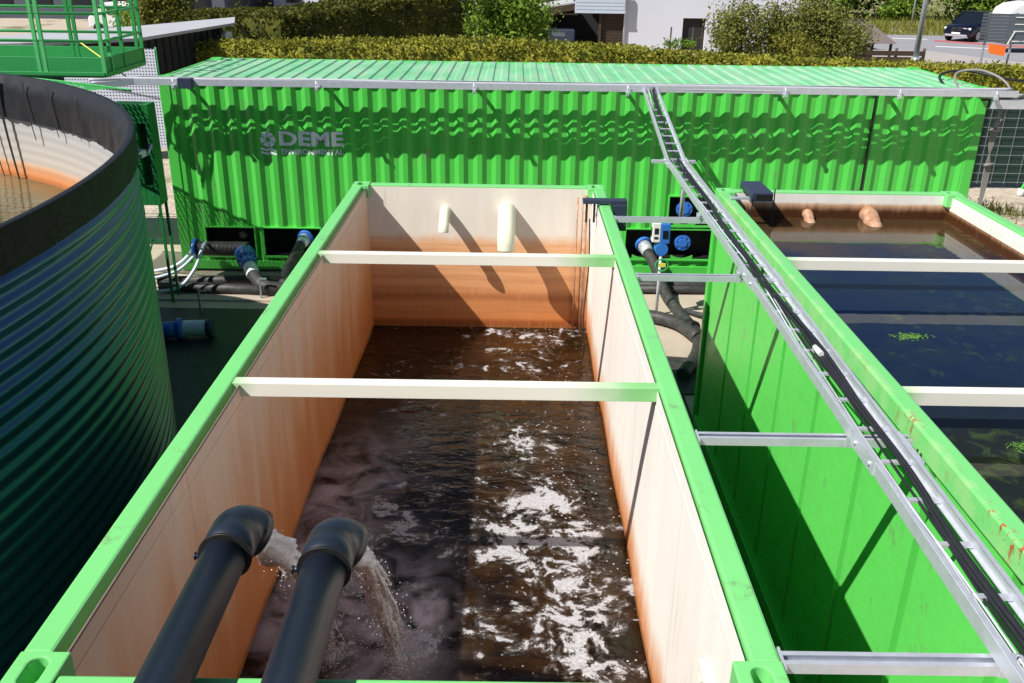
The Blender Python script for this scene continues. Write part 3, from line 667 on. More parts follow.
# cables
def bundle(name, path, spec, label, wob=.012, seed=1):
    root = thing(name, path[0], label, 'cables'); r_ = random.Random(seed)
    base = spline(path, 10)
    for (ox, oy, oz, r, mt) in spec:
        m = MB(); ph = r_.random()*9; pts = []
        for i, p in enumerate(base):
            q = Vector((mnoise.noise(Vector((i*.13+ph, 0, 1))), mnoise.noise(Vector((i*.13, ph, 2))), .35*mnoise.noise(Vector((1, i*.13, ph)))))*wob*2
            pts.append(p+Vector((ox, oy, oz))+q)
        m.tube(pts, r, 8); m.build('cable', mt, root)
    return root
bundle('cable_bundle', [(3.52, TY+.02, TZ-.0), (3.48, TY-.35, TZ-.01), (3.36, 8.6, 2.71), (3.33, 7.55, 2.655), (3.32, 6, 2.65), (3.28, 4.4, 2.645), (3.30, 3, 2.64), (3.29, 1.6, 2.64), (3.25, .4, 2.635), (3.24, -1.2, 2.63)],
       [(0, 0, -.014, .012, 'cable_black'), (.022, 0, -.012, .011, 'cable_black'), (.01, 0, .006, .010, 'cable_black'), (-.02, 0, -.017, .006, 'cable_black')],
       'black cables lying in the ladder between the two open tanks', .016, 3)
m = MB(); m.tube([(3.29, 2.62, 2.645), (3.295, 2.52, 2.645)], .017, 8); tag(m.build('cable_connector', 'white_plastic'), 'small white connector on the black cables in the ladder between the tanks', 'connector')
bundle('cable_bundle', [(3.44, TY+.02, TZ-.0), (3.42, TY-.4, TZ-.01), (3.28, 8.6, 2.71), (3.24, 7.55, 2.655), (3.25, 6, 2.65), (3.27, 4, 2.645), (3.22, 2.3, 2.64), (3.20, 1, 2.635), (3.18, -1.2, 2.63)],
       [(0, 0, -.015, .004, 'clear_hose'), (.010, 0, -.015, .004, 'cable_grey')], 'pale thin cables snaking beside the black ones in the ladder between the tanks', .016, 8)
bundle('cable_bundle', [(-4.3, TY-.2, TZ), (-3.6, TY, TZ+.0), (-1, TY, TZ), (2, TY, TZ), (5, TY, TZ), (7.5, TY, TZ), (8.55, TY, TZ+.02)],
       [(0, -.10, .0, .024, 'cable_grey'), (0, -.05, .0, .024, 'cable_grey'), (0, -.01, -.01, .02, 'cable_grey'), (0, .05, -.01, .018, 'cable_grey'), (0, -.075, .036, .02, 'cable_grey'), (0, -.03, .034, .014, 'cable_grey'), (0, .10, -.012, .014, 'cable_black')],
       'grey cables filling the ladder along the rear container', .022, 5)
# loops at the right end of the container
r_ = random.Random(11)
for i, (ctrl, rr, mt, l) in enumerate((
    ([(8.0, 11.3, 2.88), (8.15, 11.9, 3.12), (8.5, 11.8, 3.18), (8.72, 11.4, 3.0), (8.68, 11.3, 2.6), (8.5, 11.25, 2.4)], .018, 'cable_dull', 'grey cable looping high over the right corner of the rear container and down beside it'),
    ([(8.3, 11.2, 2.86), (8.7, 11.1, 2.9), (9.2, 11.6, 2.95), (9.9, 12.3, 3.02), (11.5, 14, 3.0)], .02, 'cable_dull', 'grey cable leaving the rear container towards the right edge'),
    ([(8.2, 11.1, 2.86), (8.8, 11.0, 2.85), (9.4, 11.5, 2.9), (10.6, 12.6, 2.82), (11.5, 13.5, 2.8)], .013, 'cable_black', 'thin black cable leaving the rear container towards the right edge'),
    ([(7.9, 11.5, 2.92), (8.1, 12.3, 3.05), (8.6, 12.5, 3.1), (9.3, 12.2, 3.0), (10.4, 12.9, 3.0)], .02, 'cable_black', 'black cable coiled over the container\'s right roof corner'))):
    m = MB(); m.tube(spline(ctrl, 8), rr, 8); tag(m.build('cable', mt), l, 'cable', 'cables at the right container corner')
m = MB()
for k in range(5):
    m.tube(spline([(8.58+.02*k, 11.3, 2.75), (8.60-.02*k, 11.25, 2.3), (8.56+.02*k, 11.28, 1.8), (8.60, 11.26, 1.1)], 6), .009, 6)
for z in (2.4, 1.9): m.tube([(8.52, 11.24, z), (8.66, 11.24, z+.02)], .02, 8)
tag(m.build('cable_bundle', 'cable_dull'), 'bundle of cables hanging down the right corner of the rear container', 'cables')
m = MB(); m.box(8.3, 8.75, 10.93, 11.0, 2.76, 2.88); tag(m.build('bracket_plate', 'zinc'), 'bright metal plate where the cable ladder ends at the container\'s right corner', 'plate')

# ------------------------------------------------------------------ discharge pipes, jets
def elbow(mb, c0, d0, d1, R, r, n=12):
    """quarter bend starting at c0 heading d0 and ending heading d1"""
    d0, d1 = Vector(d0).normalized(), Vector(d1).normalized(); ang = d0.angle(d1); nrm = (d1-d0*d1.dot(d0)).normalized()
    pts = []
    for k in range(n+1):
        a = ang*k/n; pts.append(Vector(c0)+d0*R*math.sin(a)+nrm*R*(1-math.cos(a)))
    mb.tube(pts, r, 28, caps=False); return pts[-1]
ED = (.62, .42, -.66)
for i, (x, lab) in enumerate(((.55, 'left one of the two black plastic pipes over the near rim of the left tank'), (.918, 'right one of the two black plastic pipes over the near rim of the left tank'))):
    z = 2.682; YO = .10 if i == 0 else .03; t = thing('discharge_pipe', (x, 0, z), lab, 'pipe', 'black discharge pipes')
    m = MB(); m.tube([(x, -1.9, z), (x, -.6, z), (x, .52+YO, z)], .079, 36); m.build('pipe', 'black_plastic', t)
    m = MB()
    vs = [(x, .47+YO, z), (x, .475+YO, z), (x, .60+YO, z)]
    m.tube(vs, [.083, .0925, .0925], 36, caps=True)
    e = elbow(m, (x, .595+YO, z), (0, 1, 0), ED, .088, .0925)
    ed = Vector(ED).normalized()
    m.tube([e-ed*.002, e+ed*.03, e+ed*.032, e-ed*.05], [.0925, .093, .078, .078], 28, caps=False)
    el = m.build('elbow', 'black_plastic', t)
    m = MB(); m.tube([(x, .462+YO, z), (x, .474+YO, z)], .096, 36); m.build('gasket', 'black', el)
    m = MB(); m.cyl((x-.09, .50+YO, z-.02), (x-.118, .50+YO, z-.025), .011, 10); m.cyl((x-.116, .50+YO, z-.025), (x-.122, .50+YO, z-.025), .015, 6); m.build('screw', 'black_plastic', el)
    if i == 0: e_left = e+ed*.0+Vector((0, 0, -.03))
    else: e_right = e+ed*.0+Vector((0, 0, -.03))
g = NG('aerated falling water'); o = g.obj(); n = g.noise(g.mp(o, (1, .35, .4)), 85, 5, .75)
n = g.ma('ADD', n, g.ma('MULTIPLY', g.ma('SUBTRACT', g.sep(o)[2], .9), .16))
sh = g.pbr((.95, .96, .99), .2, 0., g.bump(n, .6, .012), spec=.8); tr = g.pbr((.95, .93, .9), .05, 0., g.bump(n, .9, .02), trans=1., ior=1.33)
M['jet'] = g.end(g.blend(g.rng(n, .34, .48), tr, sh))
def jet(start, v0, T, r0, r1, label, seed):
    r_ = random.Random(seed); m = MB(); start = Vector(start)
    def at(t_): return start+Vector(v0)*t_+Vector((0, 0, -4.9*t_*t_))
    def strand(off, R0, R1, t0, t1, amp, n=46, seg=18):
        vs = []
        for i in range(n+1):
            t_ = t0+(t1-t0)*i/n; f = i/n
            p = at(t_)+off*(.6+1.2*f)+Vector((mnoise.noise(Vector((i*.16, seed, off.x*90))), 0, mnoise.noise(Vector((i*.16, 5, off.z*90)))))*.018*f
            R = (R0+(R1-R0)*f)*(1 if i < n-3 else .6)*(1 if i else .8)
            for k in range(seg):
                a = 2*PI*k/seg
                q = 1+amp*mnoise.noise(Vector((math.cos(a)*1.8, math.sin(a)*1.8, i*.13+seed+off.x*50)))+amp*.6*mnoise.noise(Vector((math.cos(a)*5, math.sin(a)*5, i*.45)))+amp*.3*mnoise.noise(Vector((math.cos(a)*9, math.sin(a)*9, i*1.3)))
                vs.append(p+Vector((math.cos(a), .3*math.sin(a), math.sin(a)*.8))*R*q)
        m.add(vs, [(i*seg+k, i*seg+(k+1) % seg, (i+1)*seg+(k+1) % seg, (i+1)*seg+k) for i in range(n) for k in range(seg)], True)
    strand(Vector((0, 0, 0)), r0*.95, r1*.75, 0, T, .75)
    for k in range(11):
        a = r_.random()*6.28; o_ = Vector((math.cos(a)*r0*.7, 0, math.sin(a)*r0*.5)); t0 = r_.random()*.3*T
        strand(o_, r_.uniform(.008, .018), r_.uniform(.004, .010), t0, min(T, t0+r_.uniform(.4, .8)*T), .9, 26, 8)
    for k in range(900):
        t_ = T*r_.random()**.6; w_ = .022+.05*t_/T; p = at(t_)+Vector((r_.gauss(0, w_), r_.gauss(0, w_), r_.gauss(0, w_*.8)))
        s = r_.uniform(.0012, .0042); d = (Vector(v0)+Vector((0, 0, -9.8*t_))).normalized()*s*1.8; m.tube([p-d, p, p+d], [s*.3, s, s*.3], 5)
    e = at(T)
    for k in range(700):
        a = r_.random()*6.28; R = abs(r_.gauss(0, .13)); h = abs(r_.gauss(0, .07))*math.exp(-R*4)
        p = Vector((e.x+R*math.cos(a), e.y+R*math.sin(a), 1.1+h)); s = r_.uniform(.0015, .0048)
        m.tube([p-Vector((0, 0, s)), p, p+Vector((0, 0, s))], [s*.3, s, s*.3], 5)
    return tag(m.build('water_jet', 'jet'), label, 'water jet', 'water jets from the black pipes')
jet(e_left, (.06, 2.5, -1.75), .39, .066, .05, 'water pouring from the left black elbow against the orange stained wall', 1)
jet(e_right, (.04, 2.55, -1.75), .39, .054, .034, 'white jet of water falling from the right black elbow into the swirl', 2)

# ------------------------------------------------------------------ silo
SC, SR, SH = (-7.278, 2.659), 6.33, 3.4
g = NG('dark green silo sheet'); o = g.obj()
n = g.noise(o, 2.5, 4); c = g.mix(n, (.018, .060, .150), (.026, .080, .185))
M['silo'] = g.end(g.pbr(c, .30, .60, g.bump(g.noise(o, 25, 2), .03), spec=.55, coat=.0))
g = NG('silo inside sheet'); o = g.obj(); s = g.sep(o); nf = g.noise(g.mp(o, (6, 6, .5)), 2, 4)
z = g.ma('ADD', s[2], g.ma('MULTIPLY', nf, .06))
c = g.ramp(g.rng(z, 2.25, 3.1, smooth=False), [(0, (.28, .07, .02)), (.14, (.60, .22, .08)), (.26, (.62, .34, .19)), (.33, (.50, .45, .40)), (.62, (.44, .42, .40)), (1, (.36, .38, .42))])
M['silo_in'] = g.end(g.pbr(c, .5, .1))
M['skirt'] = paint('matt black liner sheet', (.008, .008, .009), .6, var=.3, scale=4., bump=.2, spec=.12)
M['liner'] = paint('black liner sheet', (.012, .013, .017), .5, var=.3, scale=5., bump=.15, spec=.4)
g = NG('silo water'); o = g.obj()
col = g.mix(g.rng(g.noise(o, .8, 5), .4, .65), (.10, .085, .04), (.17, .14, .07))
M['water3'] = g.end(g.pbr(col, .06, 0., g.bump(g.noise(g.mp(o, (.5, 2.2, 1)), 3.2, 3, .5, 1.2), .35, .04), ior=1.33))
t = thing('storage_silo', (SC[0], SC[1], 0), 'large round dark green corrugated tank with black liner folded over its rim', 'storage tank')
def ringpt(r, a, z): return (SC[0]+r*math.cos(a), SC[1]+r*math.sin(a), z)
m = MB(); zs = []; z = .03
while z < SH-.005:
    zs.append(z); z += .104/8
m.grid(lambda u, v: ringpt(SR-.012+.011*math.cos(2*PI*(zs[min(int(round(v*(len(zs)-1))), len(zs)-1)]-3.12)/.104), 2*PI*u, zs[min(int(round(v*(len(zs)-1))), len(zs)-1)]), 180, len(zs)-1)
wallo = m.build('wall', 'silo', t)
m = MB(); m.grid(lambda u, v: ringpt(SR-.075+.0015*math.cos(2*PI*v*12), 2*PI*u, 2.1+(SH-2.24)*v), 180, 72); m.build('inner_sheet', 'silo_in', t)
# bolts on a vertical seam facing the camera
m = MB()
for a0 in (-.60, .46):
    z = .4
    while z < 3.15:
        p = Vector(ringpt(SR-.004, a0, z)); q = Vector(ringpt(SR+.012, a0, z)); m.cyl(p, q, .008, 6); z += .104
m.build('seam_bolts', 'silo', wallo)
def wr(a, v): return .010*mnoise.noise(Vector((a*34, v*1.4, 0)))+.006*mnoise.noise(Vector((a*90, v*2, 3)))
m = MB(); m.grid(lambda u, v: ringpt(SR+.012+.5*wr(2*PI*u, v), 2*PI*u, SH+.004-(.222+.006*math.sin(40*u))*v), 500, 5); m.build('liner_skirt', 'skirt', t)
m = MB(); m.grid(lambda u, v: ringpt(SR-.035-.065*min(1, v*4)-.015*v+2.4*wr(2*PI*u, v)*min(1, v*4), 2*PI*u, SH+.004-(.43+.02*math.sin(55*u))*v), 600, 10); m.build('liner_apron', 'liner', t)
m = MB(); m.grid(lambda u, v: ringpt(SR-.012+.024*math.cos(PI*v), 2*PI*u, SH+.002+.006*math.sin(PI*v)), 300, 8); m.build('rim_fold', 'liner', t)
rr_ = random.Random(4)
for a, w_, dz, sk in ((1.02, .010, 1.25, .04), (1.13, .018, 1.2, .07), (1.205, .020, 1.2, .06), (1.30, .014, .55, .10), (1.34, .010, .8, .05), (.93, .006, .6, .02), (.84, .006, .5, .02), (.74, .005, .45, .02), (1.075, .006, 1.1, .05)):  # cast shadow lines modelled as thin dark strips down the inner wall
    m = MB(); m.grid(lambda u, v: ringpt(SR-.135-.015*math.sin(PI*v), a+sk*v*-.5+(u-.5)*w_*(1-.4*v), SH-.02-dz*v), 2, 14); m.build('strip', 'liner', t)
p = Vector(ringpt(SR+.03, .385, 3.2)); m = MB(); m.box(p.x-.03, p.x+.03, p.y-.06, p.y+.04, 3.16, 3.21); m.tube([p+Vector((.03, .05, -.04)), p+Vector((.05, .1, .04)), p+Vector((.03, .14, .0))], .012, 8); m.tube([p+Vector((.02, -.12, .0)), p+Vector((.03, -.05, .02))], .016, 8)
m.build('clamp', 'zinc_matt', t)
b = MB(); b.tube([(SC[0], SC[1], 2.0), (SC[0], SC[1], 2.29)], SR-.06, 128, smooth=False); struct(b.build('water', 'water3', keep=True))

# ------------------------------------------------------------------ control boxes on the rims
t = thing('control_box', (2.42, 5.98, 2.6), 'dark blue sensor bracket clamped on the right rim of the left tank', 'control box', 'sensor housings on the tank rims')
m = MB(); m.box(2.20, 2.60, 5.93, 6.03, 2.60, 2.635); m.build('plate', 'navy', t, bevel=.004)
m = MB(); m.box(2.47, 2.60, 5.90, 6.03, 2.36, 2.60); m.build('housing', 'navy', t, bevel=.006)
for x in (2.23, 2.30):
    m = MB(); m.box(x, x+.018, 5.96, 6.0, 2.42, 2.60); m.build('leg', 'black', t)
m = MB(); m.tube(spline([(2.27, 5.98, 2.45), (2.285, 5.99, 2.0), (2.26, 6.0, 1.5), (2.28, 6.0, 1.08)]), .006, 6); m.build('sensor_cable', 'cable_black', t)
t = thing('control_box', (3.88, 6.05, 2.6), 'black sensor housing overhanging the far left corner of the still tank', 'control box', 'sensor housings on the tank rims')
m = MB(); m.prism([(3.76, 2.69), (3.96, 2.69), (3.96, 2.61), (3.78, 2.61), (3.76, 2.63)], 'y', 6.08, 6.56); m.build('housing', 'navy', t, bevel=.012)
m = MB(); m.box(3.80, 3.94, 6.072, 6.078, 2.62, 2.675); m.build('front_panel', 'black', t)
for x, y in ((3.80, 6.2), (4.03, 6.3)):
    m = MB(); m.tube(spline([(x, y, 2.68), (x+.005, y, 2.5), (x, y, 2.2)]), .006, 6); m.build('sensor_cable', 'cable_black', t)
m = MB(); m.box(3.6, 3.8, 6.2, 6.25, 2.595, 2.612); m.build('clamp', 'zinc', t)

# ------------------------------------------------------------------ hoses, valves and pipes at ground level
def hose(name, ctrl, r, label, ribs=False, mt='black_rubber', cat='hose', group=None):
    pts = spline(ctrl, 14); m = MB()
    rs = [r*(1+(.05 if ribs and i % 2 else 0)) for i in range(len(pts))]
    m.tube(pts, rs, 16); return tag(m.build(name, mt), label, cat, group)
def coupling(x, y, z, d, r, label, L=.22):
    d = Vector(d).normalized(); p = Vector((x, y, z)); t = thing('coupling', p, label, 'coupling', 'hose couplings on the container openings')
    m = MB(); m.tube([p, p+d*.05], r*1.5, 24); m.build('flange', 'blue', t, bevel=.004)
    m = MB(); m.tube([p+d*.05, p+d*L*.75, p+d*L], [r*1.12, r*1.12, r*1.0], 20); m.tube([p+d*L*.45, p+d*L*.55], r*1.25, 20); m.build('sleeve', 'zinc', t)
    for k in range(6):
        pass
    return p+d*L
# middle group
e = coupling(3.58, 11.33, .60, (.25, -1, -.35), .085, 'blue and silver coupling in the opening just right of the left tank', .25)
hose('hose', [tuple(e), (3.72, 10.75, .38), (3.80, 10.1, .18), (3.93, 9.45, .12), (4.0, 8.8, .12), (3.88, 8.2, .13), (3.6, 7.6, .12)], .078, 'thick black hose running from the blue coupling towards the camera between the tanks', True, group='black hoses on the ground')
hose('hose', [(2.5, 9.4, .12), (3.2, 9.55, .12), (3.75, 9.25, .14), (3.98, 8.65, .16)], .085, 'black hose from behind the left tank that joins the thick hose between the tanks', True, group='black hoses on the ground')
m = MB(); m.tube([(3.93, 9.10, .14), (3.99, 8.98, .15)], .1, 20); tag(m.build('hose_clamp', 'black'), 'black clamp where the two hoses between the tanks meet', 'clamp')
hose('hose', [(4.0, 9.9, .05), (4.25, 9.6, .1), (4.6, 9.7, .08), (5.1, 9.9, .05)], .035, 'thin black hose curling away to the right of the thick hoses', False, group='black hoses on the ground')
for i, (y, z, r, l) in enumerate(((11.05, .12, .07, 'rearmost of three black pipes along the foot of the rear container'), (10.85, .09, .05, 'middle of the three black pipes along the foot of the rear container'), (10.62, .10, .06, 'foremost of the three black pipes along the foot of the rear container'))):
    m = MB(); m.tube([(2.6, y, z), (5.9, y+.05, z)], r, 16); tag(m.build('ground_pipe', 'black_rubber'), l, 'pipe', 'black pipes at the container foot')
t = thing('flow_meter', (3.6, 9.75, 0), 'blue and white flow meter on a thin steel post between the tanks', 'flow meter')
m = MB(); m.tube([(3.6, 9.75, .03), (3.6, 9.75, .92)], .022, 12); m.build('post', 'zinc', t)
m = MB(); m.box(3.57, 3.70, 9.72, 9.86, 1.08, 1.36); m.build('housing', 'blue', t, bevel=.012)
m = MB(); m.box(3.60, 3.67, 9.712, 9.719, 1.16, 1.27); m.build('display', 'glass', t)
m = MB(); m.box(3.46, 3.57, 9.72, 9.86, 1.10, 1.37); m.build('cover', 'white_plastic', t, bevel=.01)
m = MB(); m.box(3.455, 3.459, 9.75, 9.83, 1.17, 1.3); m.box(3.485, 3.54, 9.715, 9.719, 1.15, 1.18); m.box(3.485, 3.54, 9.715, 9.719, 1.22, 1.3); m.build('keypad', 'black', t)
m = MB(); m.tube([(3.6, 9.72, 1.0), (3.6, 9.86, 1.0)], .09, 24); m.build('meter_body', 'blue', t, bevel=.006)
m = MB()
for k in range(20):
    a, a2 = 2*PI*k/20, 2*PI*(k+1)/20; m.tube([(3.61+.085*math.cos(a), 9.66, .80+.085*math.sin(a)), (3.61+.085*math.cos(a2), 9.66, .80+.085*math.sin(a2))], .014, 6)
m.box(3.59, 3.63, 9.66, 9.75, .78, .82); m.build('handwheel', 'green_dark', t)
m = MB(); m.bar((3.56, 9.66, .80), (3.66, 9.66, .80), .02, .05); m.build('lever', 'yellow', t)
m = MB(); m.tube([(3.47, 7.9, 2.58), (3.475, 7.9, 1.95)], .025, 10); m.box(3.44, 3.50, 7.87, 7.93, 2.3, 2.34); tag(m.build('hanger_rod', 'zinc'), 'short steel rod hanging from the bend of the cable ladder', 'rod')
m = MB(); m.prism([(3.2, 8.35), (4.2, 8.2), (4.35, 7.3), (3.1, 7.2)], 'z', .03, .05); tag(m.build('rubber_mat', 'black_rubber'), 'black mat on the concrete under the hoses between the tanks', 'mat')
# left group
t = thing('corrugated_pipe', (-2.9, 11.0, .3), 'black ribbed pipe with blue end flange in front of the container\'s lower left opening', 'pipe')
m = MB(); n = 46; m.tube([(-3.22+.78*k/n, 11.08, .50) for k in range(n+1)], [.105+(.008 if k % 2 else 0) for k in range(n+1)], 20); m.build('ribbed_pipe', 'black_rubber', t)
m = MB(); m.tube([(-3.27, 11.08, .50), (-3.22, 11.08, .50)], .15, 24); m.build('end_flange', 'blue', t, bevel=.004)
m = MB(); m.tube([(-3.30, 11.08, .50), (-3.27, 11.08, .50)], .10, 20); m.build('end_cap', 'black', t)
t = thing('blue_valve', (-2.5, 10.9, .3), 'blue valve with white sleeve between the ribbed pipe and a black hose', 'valve')
m = MB(); m.tube([(-2.50, 11.05, .44), (-2.42, 10.88, .38)], .15, 24); m.tube([(-2.43, 10.9, .39), (-2.36, 10.75, .34)], .12, 20); m.build('body', 'blue', t, bevel=.006)
m = MB(); m.tube([(-2.36, 10.76, .34), (-2.24, 10.52, .27)], .10, 20); m.build('sleeve', 'white_plastic', t)
m = MB()
for k in range(10):
    a = 2*PI*k/10; v = Vector((.42, -.9, -.3)).normalized(); aa = v.orthogonal().normalized(); bb = v.cross(aa)
    p = Vector((-2.42, 10.88, .38))+(aa*math.cos(a)+bb*math.sin(a))*.125; m.cyl(p-v*.02, p+v*.02, .014, 6)
m.build('bolts', 'zinc', t)
hose('hose', [(-2.26, 10.56, .28), (-2.05, 10.3, .2), (-1.75, 10.3, .16), (-1.3, 10.35, .14), (-.9, 10.3, .14)], .085, 'black hose from the blue valve running behind the left tank', True, group='black hoses on the ground')
e = coupling(-1.62, 11.36, .62, (-.15, -1, -.25), .08, 'silver and blue coupling in the opening left of the left tank', .25)
hose('hose', [tuple(e), (-1.72, 10.85, .42), (-1.78, 10.55, .25), (-1.7, 10.3, .17), (-1.4, 10.1, .14)], .078, 'black hose dropping from the coupling behind the left tank corner', True, group='black hoses on the ground')
coupling(-1.33, 11.36, .62, (0, -1, -.2), .07, 'silver and blue coupling half hidden behind the far left corner of the left tank', .2)
for i, (pa, pb, r, l) in enumerate((((-3.7, 10.62, .13), (-1.6, 10.72, .13), .07, 'black pipe lying on boards below the container\'s left end, rear one of two'), ((-3.6, 10.42, .12), (-1.5, 10.22, .12), .075, 'black pipe lying on boards below the container\'s left end, front one of two'))):
    m = MB(); m.tube([pa, tuple((Vector(pa)+Vector(pb))/2+Vector((0, .03, 0))), pb], r, 16); tag(m.build('ground_pipe', 'black_rubber'), l, 'pipe', 'black pipes left of the tank')
for i, (y0, l) in enumerate(((10.75, 'pale board under the black pipes, rear one'), (10.05, 'pale board under the black pipes, front one'))):
    m = MB(); m.box(-3.9, -1.0, y0, y0+.22, .03, .06); tag(m.build('board', 'concrete', bevel=.004), l, 'board', 'pale boards')
for i, (ctrl, l) in enumerate((([(-3.05, 11.0, .62), (-3.02, 10.75, .62), (-3.10, 10.5, .35), (-3.3, 10.3, .14), (-3.7, 10.2, .1)], 'translucent hose looping in front of the ribbed pipe'),
                  ([(-3.25, 11.1, .58), (-3.3, 10.9, .45), (-3.5, 10.8, .3), (-3.9, 10.8, .2)], 'translucent hose running left from the blue flange'),
                  ([(-3.2, 10.9, .45), (-3.4, 10.7, .28), (-3.7, 10.55, .2), (-4.0, 10.5, .15)], 'pale hose lying just in front of the other translucent ones'))):
    hose('hose', ctrl, .024, l, False, 'clear_hose', group='translucent hoses')
m = MB(); m.tube([(-2.95, 8.62, .16), (-2.72, 8.68, .17)], .11, 20); m.tube([(-2.74, 8.675, .17), (-2.68, 8.69, .17)], .14, 20)
t = thing('pipe_fitting', (-2.7, 8.7, 0), 'blue pipe with pale ribbed sleeve lying in the shade between silo and left tank', 'pipe')
m.build('pipe', 'blue', t)
m = MB(); n = 14; m.tube([(-2.68+.30*k/n, 8.69+.04*k/n, .17) for k in range(n+1)], [.10+(.008 if k % 2 else 0) for k in range(n+1)], 20); m.build('sleeve', 'clear_hose', t)
m = MB(); m.tube([(-2.38, 8.73, .17), (-2.30, 8.74, .17)], .12, 20); m.build('end_flange', 'navy', t)
for i, (x, y, l) in enumerate(((-2.75, 9.6, 'short steel stake in the shade left of the left tank'), (-2.05, 10.15, 'bent steel strap over the black pipes'))):
    m = MB(); m.box(x-.012, x+.012, y-.012, y+.012, .03, .34); m.box(x-.012, x+.10, y-.012, y+.012, .34, .36); tag(m.build('steel_stake', 'zinc_matt'), l, 'stake')

# ------------------------------------------------------------------ platform with railing behind the silo
t = thing('railed_platform', (-6.5, 12, 0), 'green steel platform with tall railings beyond the silo', 'platform')
PX1, PY0, PY1, PZ = -4.34, 11.4, 13.0, 2.95
for (a, b_) in (((-12, PY0), (PX1, PY0)), ((-12, PY1), (PX1-.05, PY1)), ((PX1, PY0), (PX1-.05, PY1))):
    m = MB(); m.bar((*a, PZ+.14), (*b_, PZ+.14), .03, .28); m.bar((a[0], a[1], PZ+.05), (b_[0], b_[1], PZ+.05), .07, .05); m.build('kick_plate', 'green_dark', t, bevel=.004)
m = MB(); m.box(-12, -5.3, PY0+.03, PY1-.03, PZ+.0, PZ+.03); m.build('deck', 'green_dark', t)
for y in (PY0, PY1):
    for z in (PZ+.50, PZ+.87):
        m = MB(); m.tube([(-12, y, z), (PX1 if y == PY0 else PX1-.05, y, z)], .022, 8); m.build('rail', 'green_rail', t)
for z in (PZ+.50, PZ+.87):
    m = MB(); m.tube([(PX1, PY0, z), (PX1-.05, PY1, z)], .022, 8); m.build('rail', 'green_rail', t)
for (x, y) in ((-5.18, PY0), (-5.27, PY0), (PX1, PY0), (PX1+.0, PY0+.25), (-6.6, PY0), (PX1-.02, PY0+.75), (PX1-.05, PY1), (PX1-.13, PY1), (-5.42, PY1), (-5.5, PY1), (-6.9, PY1)):
    m = MB(); m.box(x-.025, x+.025, y-.02, y+.02, PZ+.02, PZ+1.9); m.build('post', 'green_dark' if y > 12 else 'green_rail', t)
for (x, y) in ((-7.6, PY0+.1), (-9.5, 12.5)):
    m = MB(); m.box(x-.05, x+.05, y-.05, y+.05, .0, PZ); m.build('leg', 'green_dark', t)
# perforated curved walkway hugging the silo
def alpha_mesh(name, col, cell, wire, rough=.5, rot=0.):
    g = NG(name); o = g.obj(); v = g.mp(o, (1, 1, 1), (0, 0, 0), (0, 0, rot)); s = g.sep(v)
    def ln(a): return g.ma('LESS_THAN', g.ma('FRACT', g.ma('DIVIDE', a, cell)), wire)
    a = g.ma('MAXIMUM', ln(g.ma('ADD', s[0], 50.)), ln(g.ma('ADD', g.ma('ADD', s[2], s[1]), 50.)))
    tr = g.n('ShaderNodeBsdfTransparent').outputs[0]
    return g.end(g.blend(a, tr, g.pbr(col, rough)))
M['grating'] = alpha_mesh('expanded green mesh', (.03, .40, .06), .045, .42, rot=.78)
t = thing('mesh_walkway', (-5, 10, 3), 'curved green mesh walkway just behind the silo rim', 'walkway')
m = MB(); m.grid(lambda u, v: (SC[0]+(7.3+1.0*v)*math.cos(1.50-.41*u), SC[1]+(7.3+1.0*v)*math.sin(1.50-.41*u), 3.08-.10*u+.06*math.sin(PI*v)), 30, 3); m.build('deck', 'grating', t)
for rr2 in (7.3, 8.3):
    m = MB(); m.tube([(SC[0]+rr2*math.cos(1.50-.41*k/20), SC[1]+rr2*math.sin(1.50-.41*k/20), 3.07-.10*k/20) for k in range(21)], .018, 8); m.build('edge', 'green_rail', t)
for a in (1.6, 1.4, 1.25):
    m = MB(); m.box(SC[0]+7.4*math.cos(a)-.03, SC[0]+7.4*math.cos(a)+.03, SC[1]+7.4*math.sin(a)-.03, SC[1]+7.4*math.sin(a)+.03, 0, 2.95); m.build('leg', 'green_dark', t)
for a in (1.42, 1.3):
    m = MB(); m.box(SC[0]+7.5*math.cos(a)-.02, SC[0]+7.5*math.cos(a)+.02, SC[1]+7.5*math.sin(a)-.02, SC[1]+7.5*math.sin(a)+.02, 2.95, 3.15); m.build('post', 'green_dark', t)
# green cabinet on legs
t = thing('steel_cabinet', (-3.45, 10.1, 0), 'dark green steel cabinet on thin legs between the silo and the rear container', 'cabinet')
m = MB()
for q in ((-3.74, -3.42, 9.98, 10.25, 1.45, 2.80), (-3.30, -3.24, 9.98, 10.25, 1.45, 2.80), (-3.42, -3.30, 9.98, 10.25, 2.55, 2.80), (-3.42, -3.30, 9.98, 10.25, 1.45, 1.72), (-3.42, -3.30, 10.2, 10.25, 1.72, 2.55)): m.box(*q)
m.build('body', 'green_col', t, bevel=.006)
m = MB(); m.box(-3.42, -3.30, 10.15, 10.195, 1.72, 2.55); m.build('slot', 'timber_grey', t)
for x in (-3.70, -3.27):
    for y in (10.0, 10.23):
        m = MB(); m.box(x-.016, x+.016, y-.016, y+.016, .03, 1.45); m.build('leg', 'green_col', t)
m = MB(); m.bar((-3.69, 9.99, .25), (-3.28, 9.99, 1.35), .018, .018); m.build('brace', 'green_col', t)
m = MB(); m.bar((-3.69, 9.99, .95), (-3.28, 9.99, .95), .018, .018); m.build('brace', 'green_col', t)
m = MB(); m.box(-3.62, -3.60, 9.965, 9.98, 1.5, 2.75); m.build('door_edge', 'green_dark', t)

